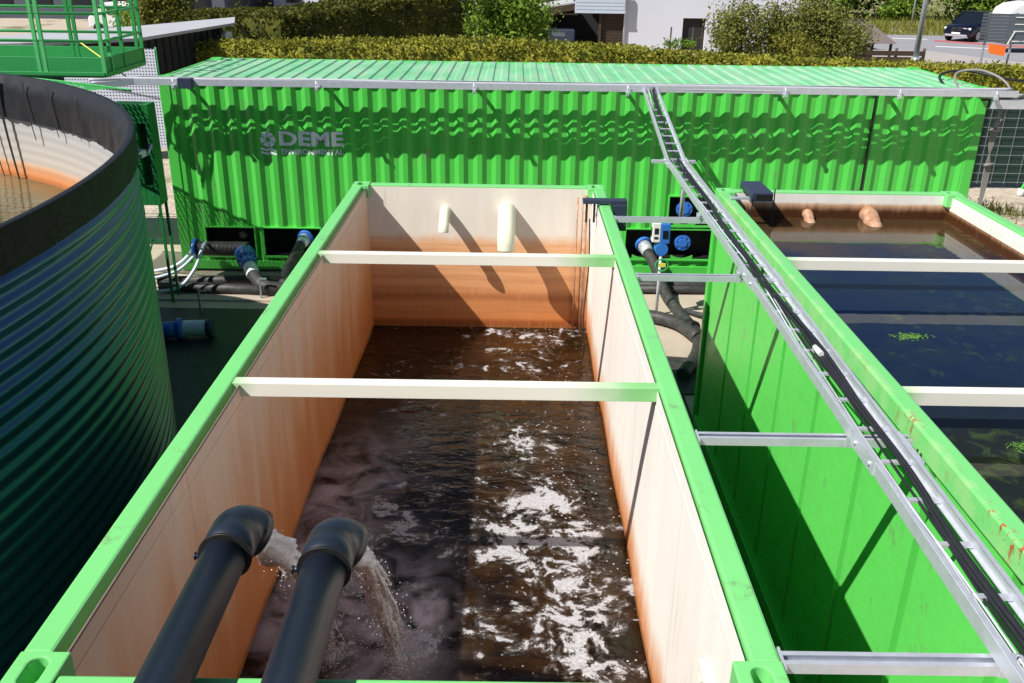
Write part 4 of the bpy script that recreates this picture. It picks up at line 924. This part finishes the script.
# ------------------------------------------------------------------ foliage
def leafmat(name, a, b_, sc=1.5):
    g = NG(name); o = g.obj(); n = g.noise(o, sc, 5, .7); n2 = g.noise(o, sc*12, 2)
    c = g.mix(g.rng(g.ma('ADD', g.ma('MULTIPLY', n, .6), g.ma('MULTIPLY', n2, .4)), .36, .64), a, b_)
    d = g.pbr(c, .6, spec=.25); tr = g.n('ShaderNodeBsdfTranslucent'); g.put(tr.inputs[0], c)
    return g.end(g.blend(.28, d, tr.outputs[0]))
M['hedge'] = leafmat('yellow green hedge leaves', (.06, .09, .012), (.42, .40, .05), 2.2)
M['hedge2'] = leafmat('clipped hedge leaves', (.028, .045, .008), (.15, .15, .022), 1.6)
M['bush'] = leafmat('fresh green leaves', (.07, .15, .015), (.25, .37, .045), 1.2)
M['tree'] = leafmat('deep green leaves', (.02, .05, .008), (.07, .12, .02), 1.)
M['conif'] = leafmat('golden conifer leaves', (.09, .11, .015), (.26, .25, .04), 1.2)
M['olive'] = leafmat('olive shrub leaves', (.08, .11, .02), (.28, .29, .07), 1.2)
def hedge(name, mt, pa, pb, width, ha, hb, n, size, label, seed=1, group=None, z0=0., rag=.05):
    """clipped hedge from pa to pb; ha, hb heights; leaves over a dense core"""
    r = random.Random(seed); pa, pb = Vector((*pa, 0)), Vector((*pb, 0)); d = (pb-pa); L = d.length; d /= L; nn = Vector((-d.y, d.x, 0))
    m = MB(); K = max(4, int(L/.4))
    def hh(u): return ha+(hb-ha)*u+(.34*math.exp(-((u-.36)/.24)**2) if seed == 2 else 0)+.05*mnoise.noise(Vector((u*L*.8, seed, 0)))
    def fn(u, v):
        prof = [(0, 0), (0, .5), (0, .9), (.12, 1), (.5, 1), (.88, 1), (1, .9), (1, .5), (1, 0)][int(round(v*8))]
        p = pa+d*L*u+nn*(width*(.08+.84*prof[0])); h = hh(u)-.06
        q = mnoise.noise(Vector((u*L*3, v*9, seed)))*.05
        return (p.x+nn.x*q, p.y+nn.y*q, z0+(h-z0)*prof[1]+q)
    m.grid(fn, K, 8)
    for u in (0, 1):
        k = [fn(u, v/8) for v in range(9)]; m.add(k, [tuple(range(9))])
    for i in range(n):
        u = r.random(); h = hh(u); k = r.random()
        if k < .42: p = pa+d*L*u+nn*r.uniform(0, width); z = h+r.gauss(-.01, rag)
        elif k < .93:
            p = pa+d*L*u+nn*(0 if r.random() < .8 else width)+nn*r.gauss(0, rag*.9); z = z0+(h-z0)*r.random()**.8
        else: p = pa+d*(0 if r.random() < .5 else L)+nn*r.uniform(0, width)+d*r.gauss(0, rag); z = z0+(h-z0)*r.random()
        m.leaf((p.x, p.y, z), size, r)
    return tag(m.build(name, mt), label, 'hedge', group)
hedge('hedge', 'hedge', (-8.6, 24.9), (17.6, 25.6), 1.1, 2.12, 1.72, 26000, .12, 'long low yellow green clipped hedge directly behind the rear container', 2, rag=.06)
hedge('hedge', 'hedge2', (-7.75, 29.6), (-2.4, 36.4), -2.6, 2.72, 3.3, 20000, .16, 'tall broad clipped hedge block with a deeply shaded long face, left of the trees', 3)
hedge('hedge', 'hedge', (17.0, 25.2), (30, 29.5), 1.1, 1.55, 1.5, 9000, .12, 'low yellow hedge in front of the pavement at the right edge', 4)
hedge('hedge', 'hedge2', (-16.0, 43), (-4, 41), 1.5, 1.9, 2.4, 9000, .18, 'clipped hedge behind the grey roofed shed beside the golden conifer', 6)
def tree(name, x, y, h, rx, ry, zc, rz, n, size, mt, label, cat, seed, group=None, clusters=26, trunk=.12, limbs=5, loose=.33):
    r = random.Random(seed); t = thing(name, (x, y, 0), label, cat, group)
    m = MB(); top = Vector((x, y, zc+rz*.5)); pts = spline([(x, y, 0), (x+.05*h*r.uniform(-1, 1), y, zc*.5), tuple(top)], 6)
    m.tube(pts, [trunk*(1-.75*i/(len(pts)-1)) for i in range(len(pts))], 8)
    cs = []
    while len(cs) < clusters:
        p = Vector((r.uniform(-1, 1), r.uniform(-1, 1), r.uniform(-1, 1)))
        if .25 < p.length < 1: cs.append((Vector((x+p.x*rx, y+p.y*ry, zc+p.z*rz)), r.uniform(.6, 1.25)))
    for k in range(limbs):
        c = cs[k][0]; s_ = Vector((x, y, max(.2, zc-rz*.6))); m.tube([s_, (s_+c)/2+Vector((0, 0, -.1)), c], [trunk*.4, trunk*.25, trunk*.1], 6)
    m.build('trunk', 'bark', t)
    m = MB()
    for i in range(n):
        c, sc = cs[r.randrange(len(cs))]; q = Vector((r.gauss(0, 1), r.gauss(0, 1), r.gauss(0, .8)))*loose*sc
        m.leaf((c.x+q.x*rx, c.y+q.y*ry, max(.1, c.z+q.z*rz)), size, r)
    m.build('crown', mt, t); return t
tree('garden_tree', .75, 38.0, 4, 1.75, 1.5, 2.1, 1.7, 13000, .17, 'bush', 'round bright green tree behind the hedge near the middle', 'tree', 21, clusters=34, loose=.3)
tree('garden_tree', -1.9, 40, 6, 1.7, 1.6, 2.6, 2.2, 9000, .18, 'tree', 'dark tree between the tall hedge block and the bright round tree', 'tree', 22, clusters=26)
tree('garden_tree', -4.2, 37.6, 5, 1.2, .9, 3.7, .9, 3500, .16, 'bush', 'light green branches overhanging the tall hedge block', 'tree', 23, clusters=14)
tree('conifer', -15.4, 44, 6, 1.15, 1.1, 2.6, 2.3, 9000, .17, 'conif', 'golden green conifer left of the clipped hedge, behind the grey roofed shed', 'tree', 24, clusters=30)
tree('conifer', -17.3, 45.5, 4, .9, .9, 1.5, 1.3, 3000, .15, 'bush', 'small soft green shrub left of the golden conifer', 'shrub', 25, clusters=14)
for i, (x, y, rx, zc, rz, n, mt, lab) in enumerate((
    (10.3, 35, .85, 1.7, 1.15, 4200, 'olive', 'olive shrub in front of the white house door, leftmost of the shrub row'),
    (11.8, 35.4, .9, 1.8, 1.0, 4000, 'olive', 'shrub second from the left in the row before the white house'),
    (13.0, 36.0, 1.0, 2.1, 1.15, 3600, 'olive', 'tall thin topped shrub in the middle of the row before the white house'),
    (14.2, 35.6, .9, 1.7, .95, 4200, 'olive', 'dense shrub just left of the brown hut roof'),
    (12.4, 34.2, .8, 1.35, .6, 2400, 'conif', 'low yellowish shrub in front of the taller shrubs'))):
    tree('shrub', x, y, 3, rx, .8, zc, rz, int(n*1.7), .12, mt, lab, 'shrub', 40+i, 'shrubs before the white house', clusters=16, trunk=.05, limbs=8, loose=.36)
tree('sapling', 10.3, 36.6, 3, .7, .5, 2.6, .9, 350, .09, 'olive', 'almost bare sapling against the white house wall', 'tree', 47, clusters=14, trunk=.04, limbs=12)
tree('rose_bush', 8.9, 40, 2, .6, .4, 1.25, .35, 500, .12, 'bush', 'small bush between two stakes below the white wall', 'shrub', 48, clusters=8, trunk=.03)
for i, (x, lab) in enumerate(((8.6, 'left thin stake standing before the white house wall'), (9.6, 'right thin stake standing before the white house wall'))):
    m = MB(); m.tube([(x, 41, 0), (x+.02, 41, 1.75)], .035, 6); tag(m.build('stake', 'timber'), lab, 'stake', 'stakes before the white house')
rr = random.Random(9); xs = 22
tl = []
for i in range(15):
    x = 28+i*3.6+rr.uniform(-1, 1); y = 80+rr.uniform(-2, 5)-i*.3; tl.append((x, y))
lab_pos = ['leftmost', 'second from the left', 'third from the left', 'fourth from the left', 'fifth from the left', 'sixth from the left', 'seventh from the left', 'eighth from the left']
for i, (x, y) in enumerate(tl[:8]):
    tree('roadside_tree', x, y, 8, 3.2, 3, 3.6, 3.3, 2600, .42, 'tree' if i % 3 else 'bush', 'tree beyond the road, %s along the grass bank' % lab_pos[i], 'tree', 60+i, 'trees beyond the road', clusters=18, trunk=.25)
tree('roadside_tree', 33.5, 78, 3, 1.6, 1.2, 1.4, 1.4, 1800, .3, 'bush', 'light green bush on the bank just right of the lamp pole', 'shrub', 80, clusters=12)
# grass tufts on the bank and beside the container
def grass(name, n, fx, hmin, hmax, mt, seed):
    r = random.Random(seed); m = MB()
    for i in range(n):
        x, y = fx(r); h = r.uniform(hmin, hmax); a = r.random()*6.28; w_ = h*.09; dx, dy = math.cos(a)*w_, math.sin(a)*w_; lx, ly = r.gauss(0, .3)*h, r.gauss(0, .3)*h
        m.add([(x-dx, y-dy, 0), (x+dx, y+dy, 0), (x+lx, y+ly, h)], [(0, 1, 2)])
    o = m.build(name, mt, keep=True); o['kind'] = 'stuff'; o['label'] = 'loose blades of grass and weeds'; o['category'] = 'grass'
    return o
grass('bank_grass', 9000, lambda r: (r.uniform(20, 60), 62+abs(r.gauss(0, 12))), .2, .6, 'conif', 1)
def wx(r):
    c = r.choice([(9.2, 12.6), (9.6, 13.4), (10.0, 12.2), (10.5, 14.3), (9.0, 14.6), (10.8, 13.2), (8.8, 10.2), (9.4, 9.4), (11.2, 15.8), (10.2, 16.4)]); return c[0]+r.gauss(0, .28), c[1]+r.gauss(0, .28)
grass('weeds', 2200, wx, .06, .26, 'hedge2', 2)
m = MB(); r = random.Random(3)
for k in range(260):
    x, y = r.uniform(8.6, 12), r.uniform(8.5, 17); s_ = r.uniform(.02, .07); m.tube([(x, y, 0), (x+r.uniform(-.02, .02), y, s_*.6), (x, y, s_)], [s_, s_*.9, s_*.3], 6, smooth=False)
o = m.build('stones', 'concrete', keep=True); o['kind'] = 'stuff'; o['label'] = 'scattered stones on the sandy ground beside the container'; o['category'] = 'stones'

# ------------------------------------------------------------------ buildings
t = thing('white_house', (12, 50, 0), 'white rendered house wall with a dark doorway behind the shrubs', 'house')
m = MB(); HX0, HX1, HY = 7.35, 17.7, 48.0
for q in ((HX0, 10.35, HY, HY+.25, 0, 5), (11.55, HX1, HY, HY+.25, 0, 5), (10.35, 11.55, HY, HY+.25, 1.72, 5), (HX0, HX0+.25, HY+.26, 56, 0, 5), (HX1-.25, HX1, HY+.26, 56, 0, 5), (HX0, HX1, 56, 56.2, 0, 5)): m.box(*q)
m.build('wall', 'plaster', t)
m = MB(); m.box(10.35, 11.55, HY+.22, HY+.27, 0, 1.72); m.build('door', 'dark_wall', t)
m = MB(); m.box(11.40, 11.47, HY+.16, HY+.2, 0, 1.72); m.box(10.35, 10.42, HY+.16, HY+.2, 0, 1.72); m.box(10.42, 11.40, HY+.16, HY+.2, 1.65, 1.72); m.build('door_frame', 'timber', t)
m = MB(); m.prism([(HX0-.4, 5), (HX1+.4, 5), ((HX0+HX1)/2, 7.5)], 'y', HY-.4, 56.4); m.build('roof', 'roof_brown', t)
m = MB(); m.box(10.3, 11.6, HY-.06, HY-.002, -.02, .12); m.build('door_step', 'concrete', t)
m = MB(); m.tube([(HX0-.06, HY-.08, 0), (HX0-.06, HY-.08, 4.9)], .06, 8); m.build('downpipe', 'fascia', t)
m = MB(); m.tube([(HX1-.5, HY-.1, 0), (HX1-.5, HY-.1, 4.9)], .07, 8); m.build('downpipe', 'steel_blue', t)
cp = t = thing('carport', (5, 46, 0), 'dark timber carport with pale blue clad upper front left of the white house', 'carport')
m = MB(); m.box(5.9, 7.1, 46.3, 46.4, 0, 1.9)
for k in range(12): m.box(5.92, 7.08, 46.27, 46.3, .1+k*.15, .1+k*.15+.12)
m.build('side_panel', 'timber', t)
m = MB(); m.box(2.3, 7.0, 50, 50.1, 0, 3.1); m.box(2.2, 2.3, 46.3, 50, 0, 2.1); m.build('back_wall', 'dark_wall', t)
for x in (2.45, 5.85):
    m = MB(); m.box(x-.06, x+.06, 46.1, 46.25, 0, 2); m.build('post', 'timber', t)
m = MB(); m.prism([(2.1, 1.95), (4.5, 2.35), (4.5, 2.05), (2.1, 1.65)], 'y', 46.0, 46.1); m.build('verge_board', 'timber', t)
m = MB(); m.prism([(2.1, 1.97), (4.5, 2.37), (4.5, 2.45), (2.1, 2.05)], 'y', 46.05, 52); m.build('roof', 'roof_grey', t)
m = MB(); m.box(4.5, 7.1, 45.9, 46.0, 1.92, 3.2); m.box(4.5, 7.1, 45.86, 45.9, 1.92, 2.05)
for k in range(6): m.box(4.52, 7.08, 45.88, 45.9, 2.1+k*.17, 2.1+k*.17+.14)
m.build('cladding', 'fascia', t)
m = MB(); m.box(4.5, 7.1, 46.1, 52, 3.1, 3.2); m.build('roof', 'roof_grey', t)
m = MB(); m.box(3.1, 4.7, 46.5, 46.6, 1.78, 1.86); m.build('lintel', 'timber_grey', t)
cp.location.y += 1.7; cp.location.x += .15
t = thing('parked_trailer', (3.9, 48, 0), 'dark shape with a grey panel inside the carport', 'trailer')
m = MB(); m.box(3.3, 4.7, 47.6, 49, .35, 1.1); m.build('body', 'navy', t, bevel=.08)
m = MB(); m.box(3.5, 4.2, 47.58, 47.6, .75, .95); m.build('panel', 'slat', t)
for x in (3.45, 4.45):
    m = MB(); m.tube([(x, 47.7, .3), (x+.12, 47.7, .3)], .3, 16); m.build('wheel', 'tyre', t)
# shed at left
t = thing('shed', (-10, 25, 0), 'long low shed with pale grey flat roof and black walls behind the green platform', 'shed')
m = MB(); m.prism([(-15.0, 17.2), (-9.8, 19.75), (-7.75, 21.4), (-6.98, 27.0), (-7.7, 29.6), (-9.2, 25.4), (-11.1, 21.6), (-15, 18.9)], 'z', 2.56, 2.64); m.build('roof', 'roof_grey', t, bevel=.01)
m = MB(); m.prism([(-14.8, 17.6), (-9.9, 20.1), (-8.05, 21.7), (-7.35, 27.0), (-7.9, 28.6), (-9.1, 25.0), (-11.1, 21.3), (-14.8, 18.7)], 'z', 0, 2.56)
for k in range(14):
    u = k/14; x, y = -8.05+(.7)*u+.0, 21.7+5.3*u; m.box(x-.0, x+.05, y, y+.04, 0, 2.5)
m.build('wall', 'dark_wall', t)
m = MB(); m.tube([(-7.22, 26.6, 2.3), (-7.05, 26.5, 2.28)], .15, 14); m.build('wall_lamp', 'white_plastic', t)
# windbreak mesh fence between shed and container
M['net'] = alpha_mesh('white windbreak mesh', (.55, .58, .70), .07, .55)
t = thing('mesh_fence', (-7.5, 19.6, 0), 'white wire mesh fence panel left of the rear container', 'fence')
m = MB(); m.box(-8.9, -6.72, 19.6, 19.61, .3, 2.56); m.build('panel', 'net', t)
for x in (-8.9, -7.8, -6.7):
    m = MB(); m.tube([(x, 19.64, 0), (x, 19.64, 2.6)], .025, 8); m.build('post', 'green_dark', t)
m = MB(); m.tube([(-8.9, 19.64, 1.75), (-5.6, 19.3, 1.8)], .012, 6); m.build('wire', 'zinc_matt', t)
m = MB(); m.tube(spline([(-5.1, 12.4, 3.35), (-4.6, 12.1, 3.1), (-4.25, 11.9, 2.9)], 6), .012, 6); tag(m.build('cable', 'yellow'), 'yellow green earthing cable hanging from the platform corner', 'cable')
# far buildings on the left
t = thing('far_hall', (-38, 72, 0), 'long dark blue grey building in the far top left', 'building')
m = MB(); m.box(-70, -19, 66, 84, 0, 5); m.build('wall', paint('slate blue wall', (.07, .085, .11), .7, var=.2, scale=.4), t)
m = MB(); m.box(-70.5, -18.5, 65.5, 84.5, 5, 5.3); m.build('roof', 'roof_grey', t)
for k in range(14):
    m = MB(); m.box(-58+k*2.8, -56.4+k*2.8, 65.93, 65.99, .9, 1.9); m.build('window', 'glass', t)
t = thing('white_outbuilding', (-14, 72, 0), 'pale low building behind the golden conifer', 'building')
m = MB(); m.box(-17.5, -2, 74, 82, 0, 3); m.build('wall', 'plaster', t)
m = MB(); m.box(-18, -1.5, 73.6, 82.4, 3, 3.2); m.build('roof', 'roof_brown', t)
for k in range(5):
    m = MB(); m.box(-16.5+k*3, -15.3+k*3, 73.93, 73.99, .9, 2.); m.build('window', 'glass', t)
t = thing('parked_van', (-22, 55, 0), 'small white vehicle parked on the sandy yard at the top left', 'van')
m = MB(); m.prism([(-23.6, .35), (-23.6, .9), (-23.1, 1.35), (-22.6, 1.75), (-20.0, 1.75), (-20.0, .35)], 'y', 54.2, 55.9); m.build('body', 'white_plastic', t, bevel=.08)
m = MB(); m.box(-22.4, -21.4, 54.17, 54.2, 1.1, 1.55); m.box(-21.3, -20.3, 54.17, 54.2, 1.1, 1.55); m.build('window', 'glass', t)
for x in (-23.0, -20.6):
    m = MB(); m.tube([(x, 54.15, .32), (x, 54.4, .32)], .32, 16); m.build('wheel', 'tyre', t)
# gazebo and timber fence
t = thing('garden_hut', (17.3, 41.3, 0), 'small garden hut with brown grey pyramid roof right of the shrubs', 'hut')
m = MB(); a = [(15.9, 40.2, 1.22), (18.6, 40.2, 1.22), (18.6, 42.8, 1.22), (15.9, 42.8, 1.22), (16.85, 41.2, 2.12), (17.5, 41.2, 2.12), (17.5, 41.8, 2.12), (16.85, 41.8, 2.12)]
m.add(a, [(0, 1, 5, 4), (1, 2, 6, 5), (2, 3, 7, 6), (3, 0, 4, 7), (4, 5, 6, 7), (0, 3, 2, 1)]); m.build('roof', 'roof_brown', t)
m = MB(); m.box(16.8, 17.55, 41.15, 41.85, 2.12, 2.17); m.build('roof_cap', 'timber', t)
for x, y in ((16.1, 40.4), (18.4, 40.4), (18.4, 42.6), (16.1, 42.6)):
    m = MB(); m.box(x-.05, x+.05, y-.05, y+.05, 0, 1.22); m.build('post', 'timber', t)
m = MB(); m.box(16.2, 18.3, 42.5, 42.55, 0, 1.2); m.build('back_wall', 'dark_wall', t)
t = thing('timber_fence', (18, 38.6, 0), 'dark horizontal board fence in front of the brown roofed hut', 'fence')
m = MB()
for k in range(4): m.box(15.6, 19.2, 38.6, 38.63, .12+k*.25, .12+k*.25+.2)
m.build('boards', 'timber', t)
for x in (15.6, 16.8, 18.0, 19.2):
    m = MB(); m.box(x-.05, x+.05, 38.64, 38.74, 0, 1.18); m.build('post', 'timber_grey', t)

# ------------------------------------------------------------------ poles, board, vehicles at right
t = thing('lamp_post', (13.5, 25.5+1.6, 0), 'tall blue grey steel lamp post behind the right part of the rear container', 'lamp post')
m = MB(); m.tube([(14.0, 27.2, 0), (14.0, 27.2, 1.9)], .13, 14); m.build('base_section', 'steel_blue', t)
m = MB(); m.tube([(14.0, 27.2, 1.9), (14.0, 27.2, 8.0)], [.085, .06], 14); m.build('pole', 'steel_blue', t)
m = MB(); m.tube([(14.0, 27.2, 8.0), (14.0, 26.2, 8.25)], .04, 8); m.box(13.85, 14.15, 25.6, 26.25, 8.2, 8.3); m.build('lamp_head', 'steel_blue', t)
t = thing('sign_post', (32.8, 74, 0), 'thin grey post with a small sign beyond the road, left of the lamp post', 'post')
m = MB(); m.tube([(31.4, 70, 0), (31.4, 70, 5)], .07, 8); m.build('post', 'steel_blue', t)
m = MB(); m.box(31.0, 31.8, 69.9, 69.95, 2.6, 3.5); m.build('plate', 'steel_blue', t)
t = thing('slatted_board', (18.5, 30, 0), 'grey slatted board on two thin posts at the top right corner', 'board')
for x in (17.45, 18.35, 20.2):
    m = MB(); m.bar((x, 30.06, 0), (x, 30.06, 3.1), .06, .05, (0, 1, 0)); m.build('post', 'steel_blue', t)
m = MB()
for k in range(9): m.bar((17.2, 30, 2.20+k*.104), (20.4, 30, 2.20+k*.104), .03, .072)
m.build('slats', 'slat', t)
m = MB()
for z in (2.18, 2.50, 2.72, 2.94): m.box(18.3, 19.0, 29.95, 29.975, z, z+.035)
m.bar((18.18, 29.96, 2.1), (18.34, 29.96, 2.5), .03, .03, (0, 1, 0))
m.build('white_strips', 'white_plastic', t)
m = MB(); m.prism([(17.55, 2.12), (18.14, 2.03), (18.12, 1.72), (17.62, 1.80), (17.55, 1.95)], 'y', 29.9, 29.94); tag(m.build('orange_tag', 'orange'), 'bright orange tag hanging on the left post of the slatted board', 'tag')
t = thing('white_van', (30, 51, 0), 'white vehicle with rounded roof behind the slatted board at the right edge', 'van')
m = MB(); m.prism([(28.3, 1.95), (28.42, 2.3), (28.8, 2.55), (29.6, 2.68), (34.5, 2.68), (34.6, 1.95)], 'y', 50, 52); m.build('roof', 'white_plastic', t, bevel=.1)
m = MB(); m.prism([(28.35, .5), (28.3, 1.94), (34.6, 1.94), (34.6, .5)], 'y', 50.02, 51.98); m.build('body', 'slat', t, bevel=.05)
m = MB(); m.box(29.1, 29.6, 49.97, 50.01, 2.2, 2.6); m.box(30.2, 31.8, 49.99, 50.012, 1.3, 1.8); m.build('window', 'glass', t)
for x in (32.4, 33.8):
    m = MB(); m.tube([(x, 49.95, .38), (x, 50.3, .38)], .38, 18); m.build('wheel', 'tyre', t)
# dark SUV: local x forward, y left
def suv(loc, ang):
    t = thing('parked_car', loc, 'dark blue off road car facing the camera on the road at the top right', 'car')
    t.rotation_euler.z = ang
    class L(MB):
        def build(s, name, mt, parent=None, bevel=0.):
            me_v = s.v; ob = MB.build(s, name, mt, None, bevel, keep=True); ob.parent = parent; return ob
    def loft(secs):
        m = L(); n = len(secs[0])
        for q in secs: m.v += [tuple(p) for p in q]
        for i in range(len(secs)-1):
            for k in range(n): m.smooth.add(len(m.f)); m.f.append([i*n+k, i*n+(k+1) % n, (i+1)*n+(k+1) % n, (i+1)*n+k])
        m.f.append(list(range(n))[::-1]); m.f.append([(len(secs)-1)*n+k for k in range(n)]); return m
    def sec(x, w_, zb, zt, cr=.12):
        h = w_/2
        return [(x, -h+.05, zb), (x, -h, zb+.15), (x, -h, zt-.2), (x, -h+cr, zt), (x, 0, zt+.03), (x, h-cr, zt), (x, h, zt-.2), (x, h, zb+.15), (x, h-.05, zb)]
    b = loft([sec(-2.36, 1.5, .45, .95), sec(-2.3, 1.8, .32, 1.08), sec(-1.4, 1.92, .28, 1.1), sec(.7, 1.92, .28, 1.08), sec(1.5, 1.88, .28, 1.03), sec(2.15, 1.8, .3, .92), sec(2.36, 1.55, .38, .78)]).build('body', 'car', t)
    gsec = lambda x, w_, z: [(x, -w_/2, 1.04), (x, -w_/2*.84, z), (x, w_/2*.84, z), (x, w_/2, 1.04)]
    g2 = L(); A = [(-2.25, -.82, 1.05), (-2.25, .82, 1.05), (1.35, .84, 1.05), (1.35, -.84, 1.05), (-1.75, -.64, 1.66), (-1.75, .64, 1.66), (.45, .68, 1.68), (.45, -.68, 1.68)]
    g2.add(A, [(0, 1, 5, 4), (1, 2, 6, 5), (2, 3, 7, 6), (3, 0, 4, 7), (4, 5, 6, 7)]); g2.build('windows', 'glass', t)
    r = L(); r.box(-1.85, .50, -.68, .68, 1.665, 1.72); r.build('roof', 'car', t, .03)
    r = L()
    for s_ in (-1, 1):
        r.bar((1.38, s_*.845, 1.04), (.47, s_*.685, 1.69), .06, .06); r.bar((-.5, s_*.84, 1.05), (-.5, s_*.68, 1.68), .07, .05); r.bar((-2.2, s_*.82, 1.05), (-1.75, s_*.65, 1.68), .1, .08)
    r.build('pillars', 'car', t)
    for s_ in (-1, 1):
        r = L(); r.box(2.18, 2.31, s_*.62-.22, s_*.62+.22, .70, .83); r.build('headlight', 'lamp', t, .03)
        r = L(); r.box(.95, 1.12, s_*.98-.09, s_*.98+.09, 1.05, 1.2); r.build('mirror', 'car', t, .02)
    r = L(); r.box(2.30, 2.395, -.34, -.03, .62, .82); r.box(2.30, 2.395, .03, .34, .62, .82); r.build('grille', 'black', t, .02)
    r = L(); r.box(2.385, 2.405, -.27, .27, .44, .55); r.build('number_plate', 'white_plastic', t)
    r = L(); r.box(2.2, 2.375, -.7, .7, .30, .42); r.build('bumper_insert', 'zinc_matt', t, .02)
    for x in (1.45, -1.45):
        for s_ in (-1, 1):
            r = L(); r.tube([(x, s_*.97, .36), (x, s_*.75, .36)], .37, 20); wh = r.build('wheel', 'tyre', t, .02)
            r = L(); r.tube([(x, s_*.98, .36), (x, s_*.9, .36)], .24, 16); r.build('rim', 'alloy', wh)
suv((30.8, 58.7, .034), math.atan2(-.63, -.77))
# wire fence with dark screen at the right edge
M['screen'] = alpha_mesh('dark green screen mesh', (.015, .04, .035), .03, .72)
M['screen'].name = 'dark screen'
t = thing('screened_fence', (10.5, 17.9, 0), 'dark green screened wire fence right of the rear container', 'fence')
m = MB(); m.box(9.2, 15.5, 17.9, 17.91, .12, 2.0); m.build('screen', 'screen', t)
m = MB()
for k in range(10): m.bar((9.2, 17.86, .15+k*.2), (15.5, 17.86, .15+k*.2), .008, .008)
k = 9.2
while k < 15.5: m.bar((k, 17.86, .1), (k, 17.86, 2.05), .006, .006, (0, 1, 0)); k += .3
m.build('wires', 'zinc_matt', t)
for x in (9.2, 11.7, 14.2):
    m = MB(); m.tube([(x, 17.84, 0), (x, 17.84, 2.15)], .03, 10); m.build('post', 'green_dark', t)
m = MB(); m.tube([(9.2, 17.84, 2.08), (15.5, 17.84, 2.02)], .022, 8); m.build('top_rail', 'zinc', t)
t = thing('green_prop', (12.7, 17, 0), 'slanted green prop with white foot against the screened fence at the right edge', 'prop')
m = MB(); m.bar((12.55, 17.2, .12), (13.1, 17.3, 1.5), .05, .05); m.build('bar', 'green', t)
m = MB(); m.tube([(12.54, 17.2, 0), (12.56, 17.2, .16)], .07, 10); m.build('foot', 'white_plastic', t)
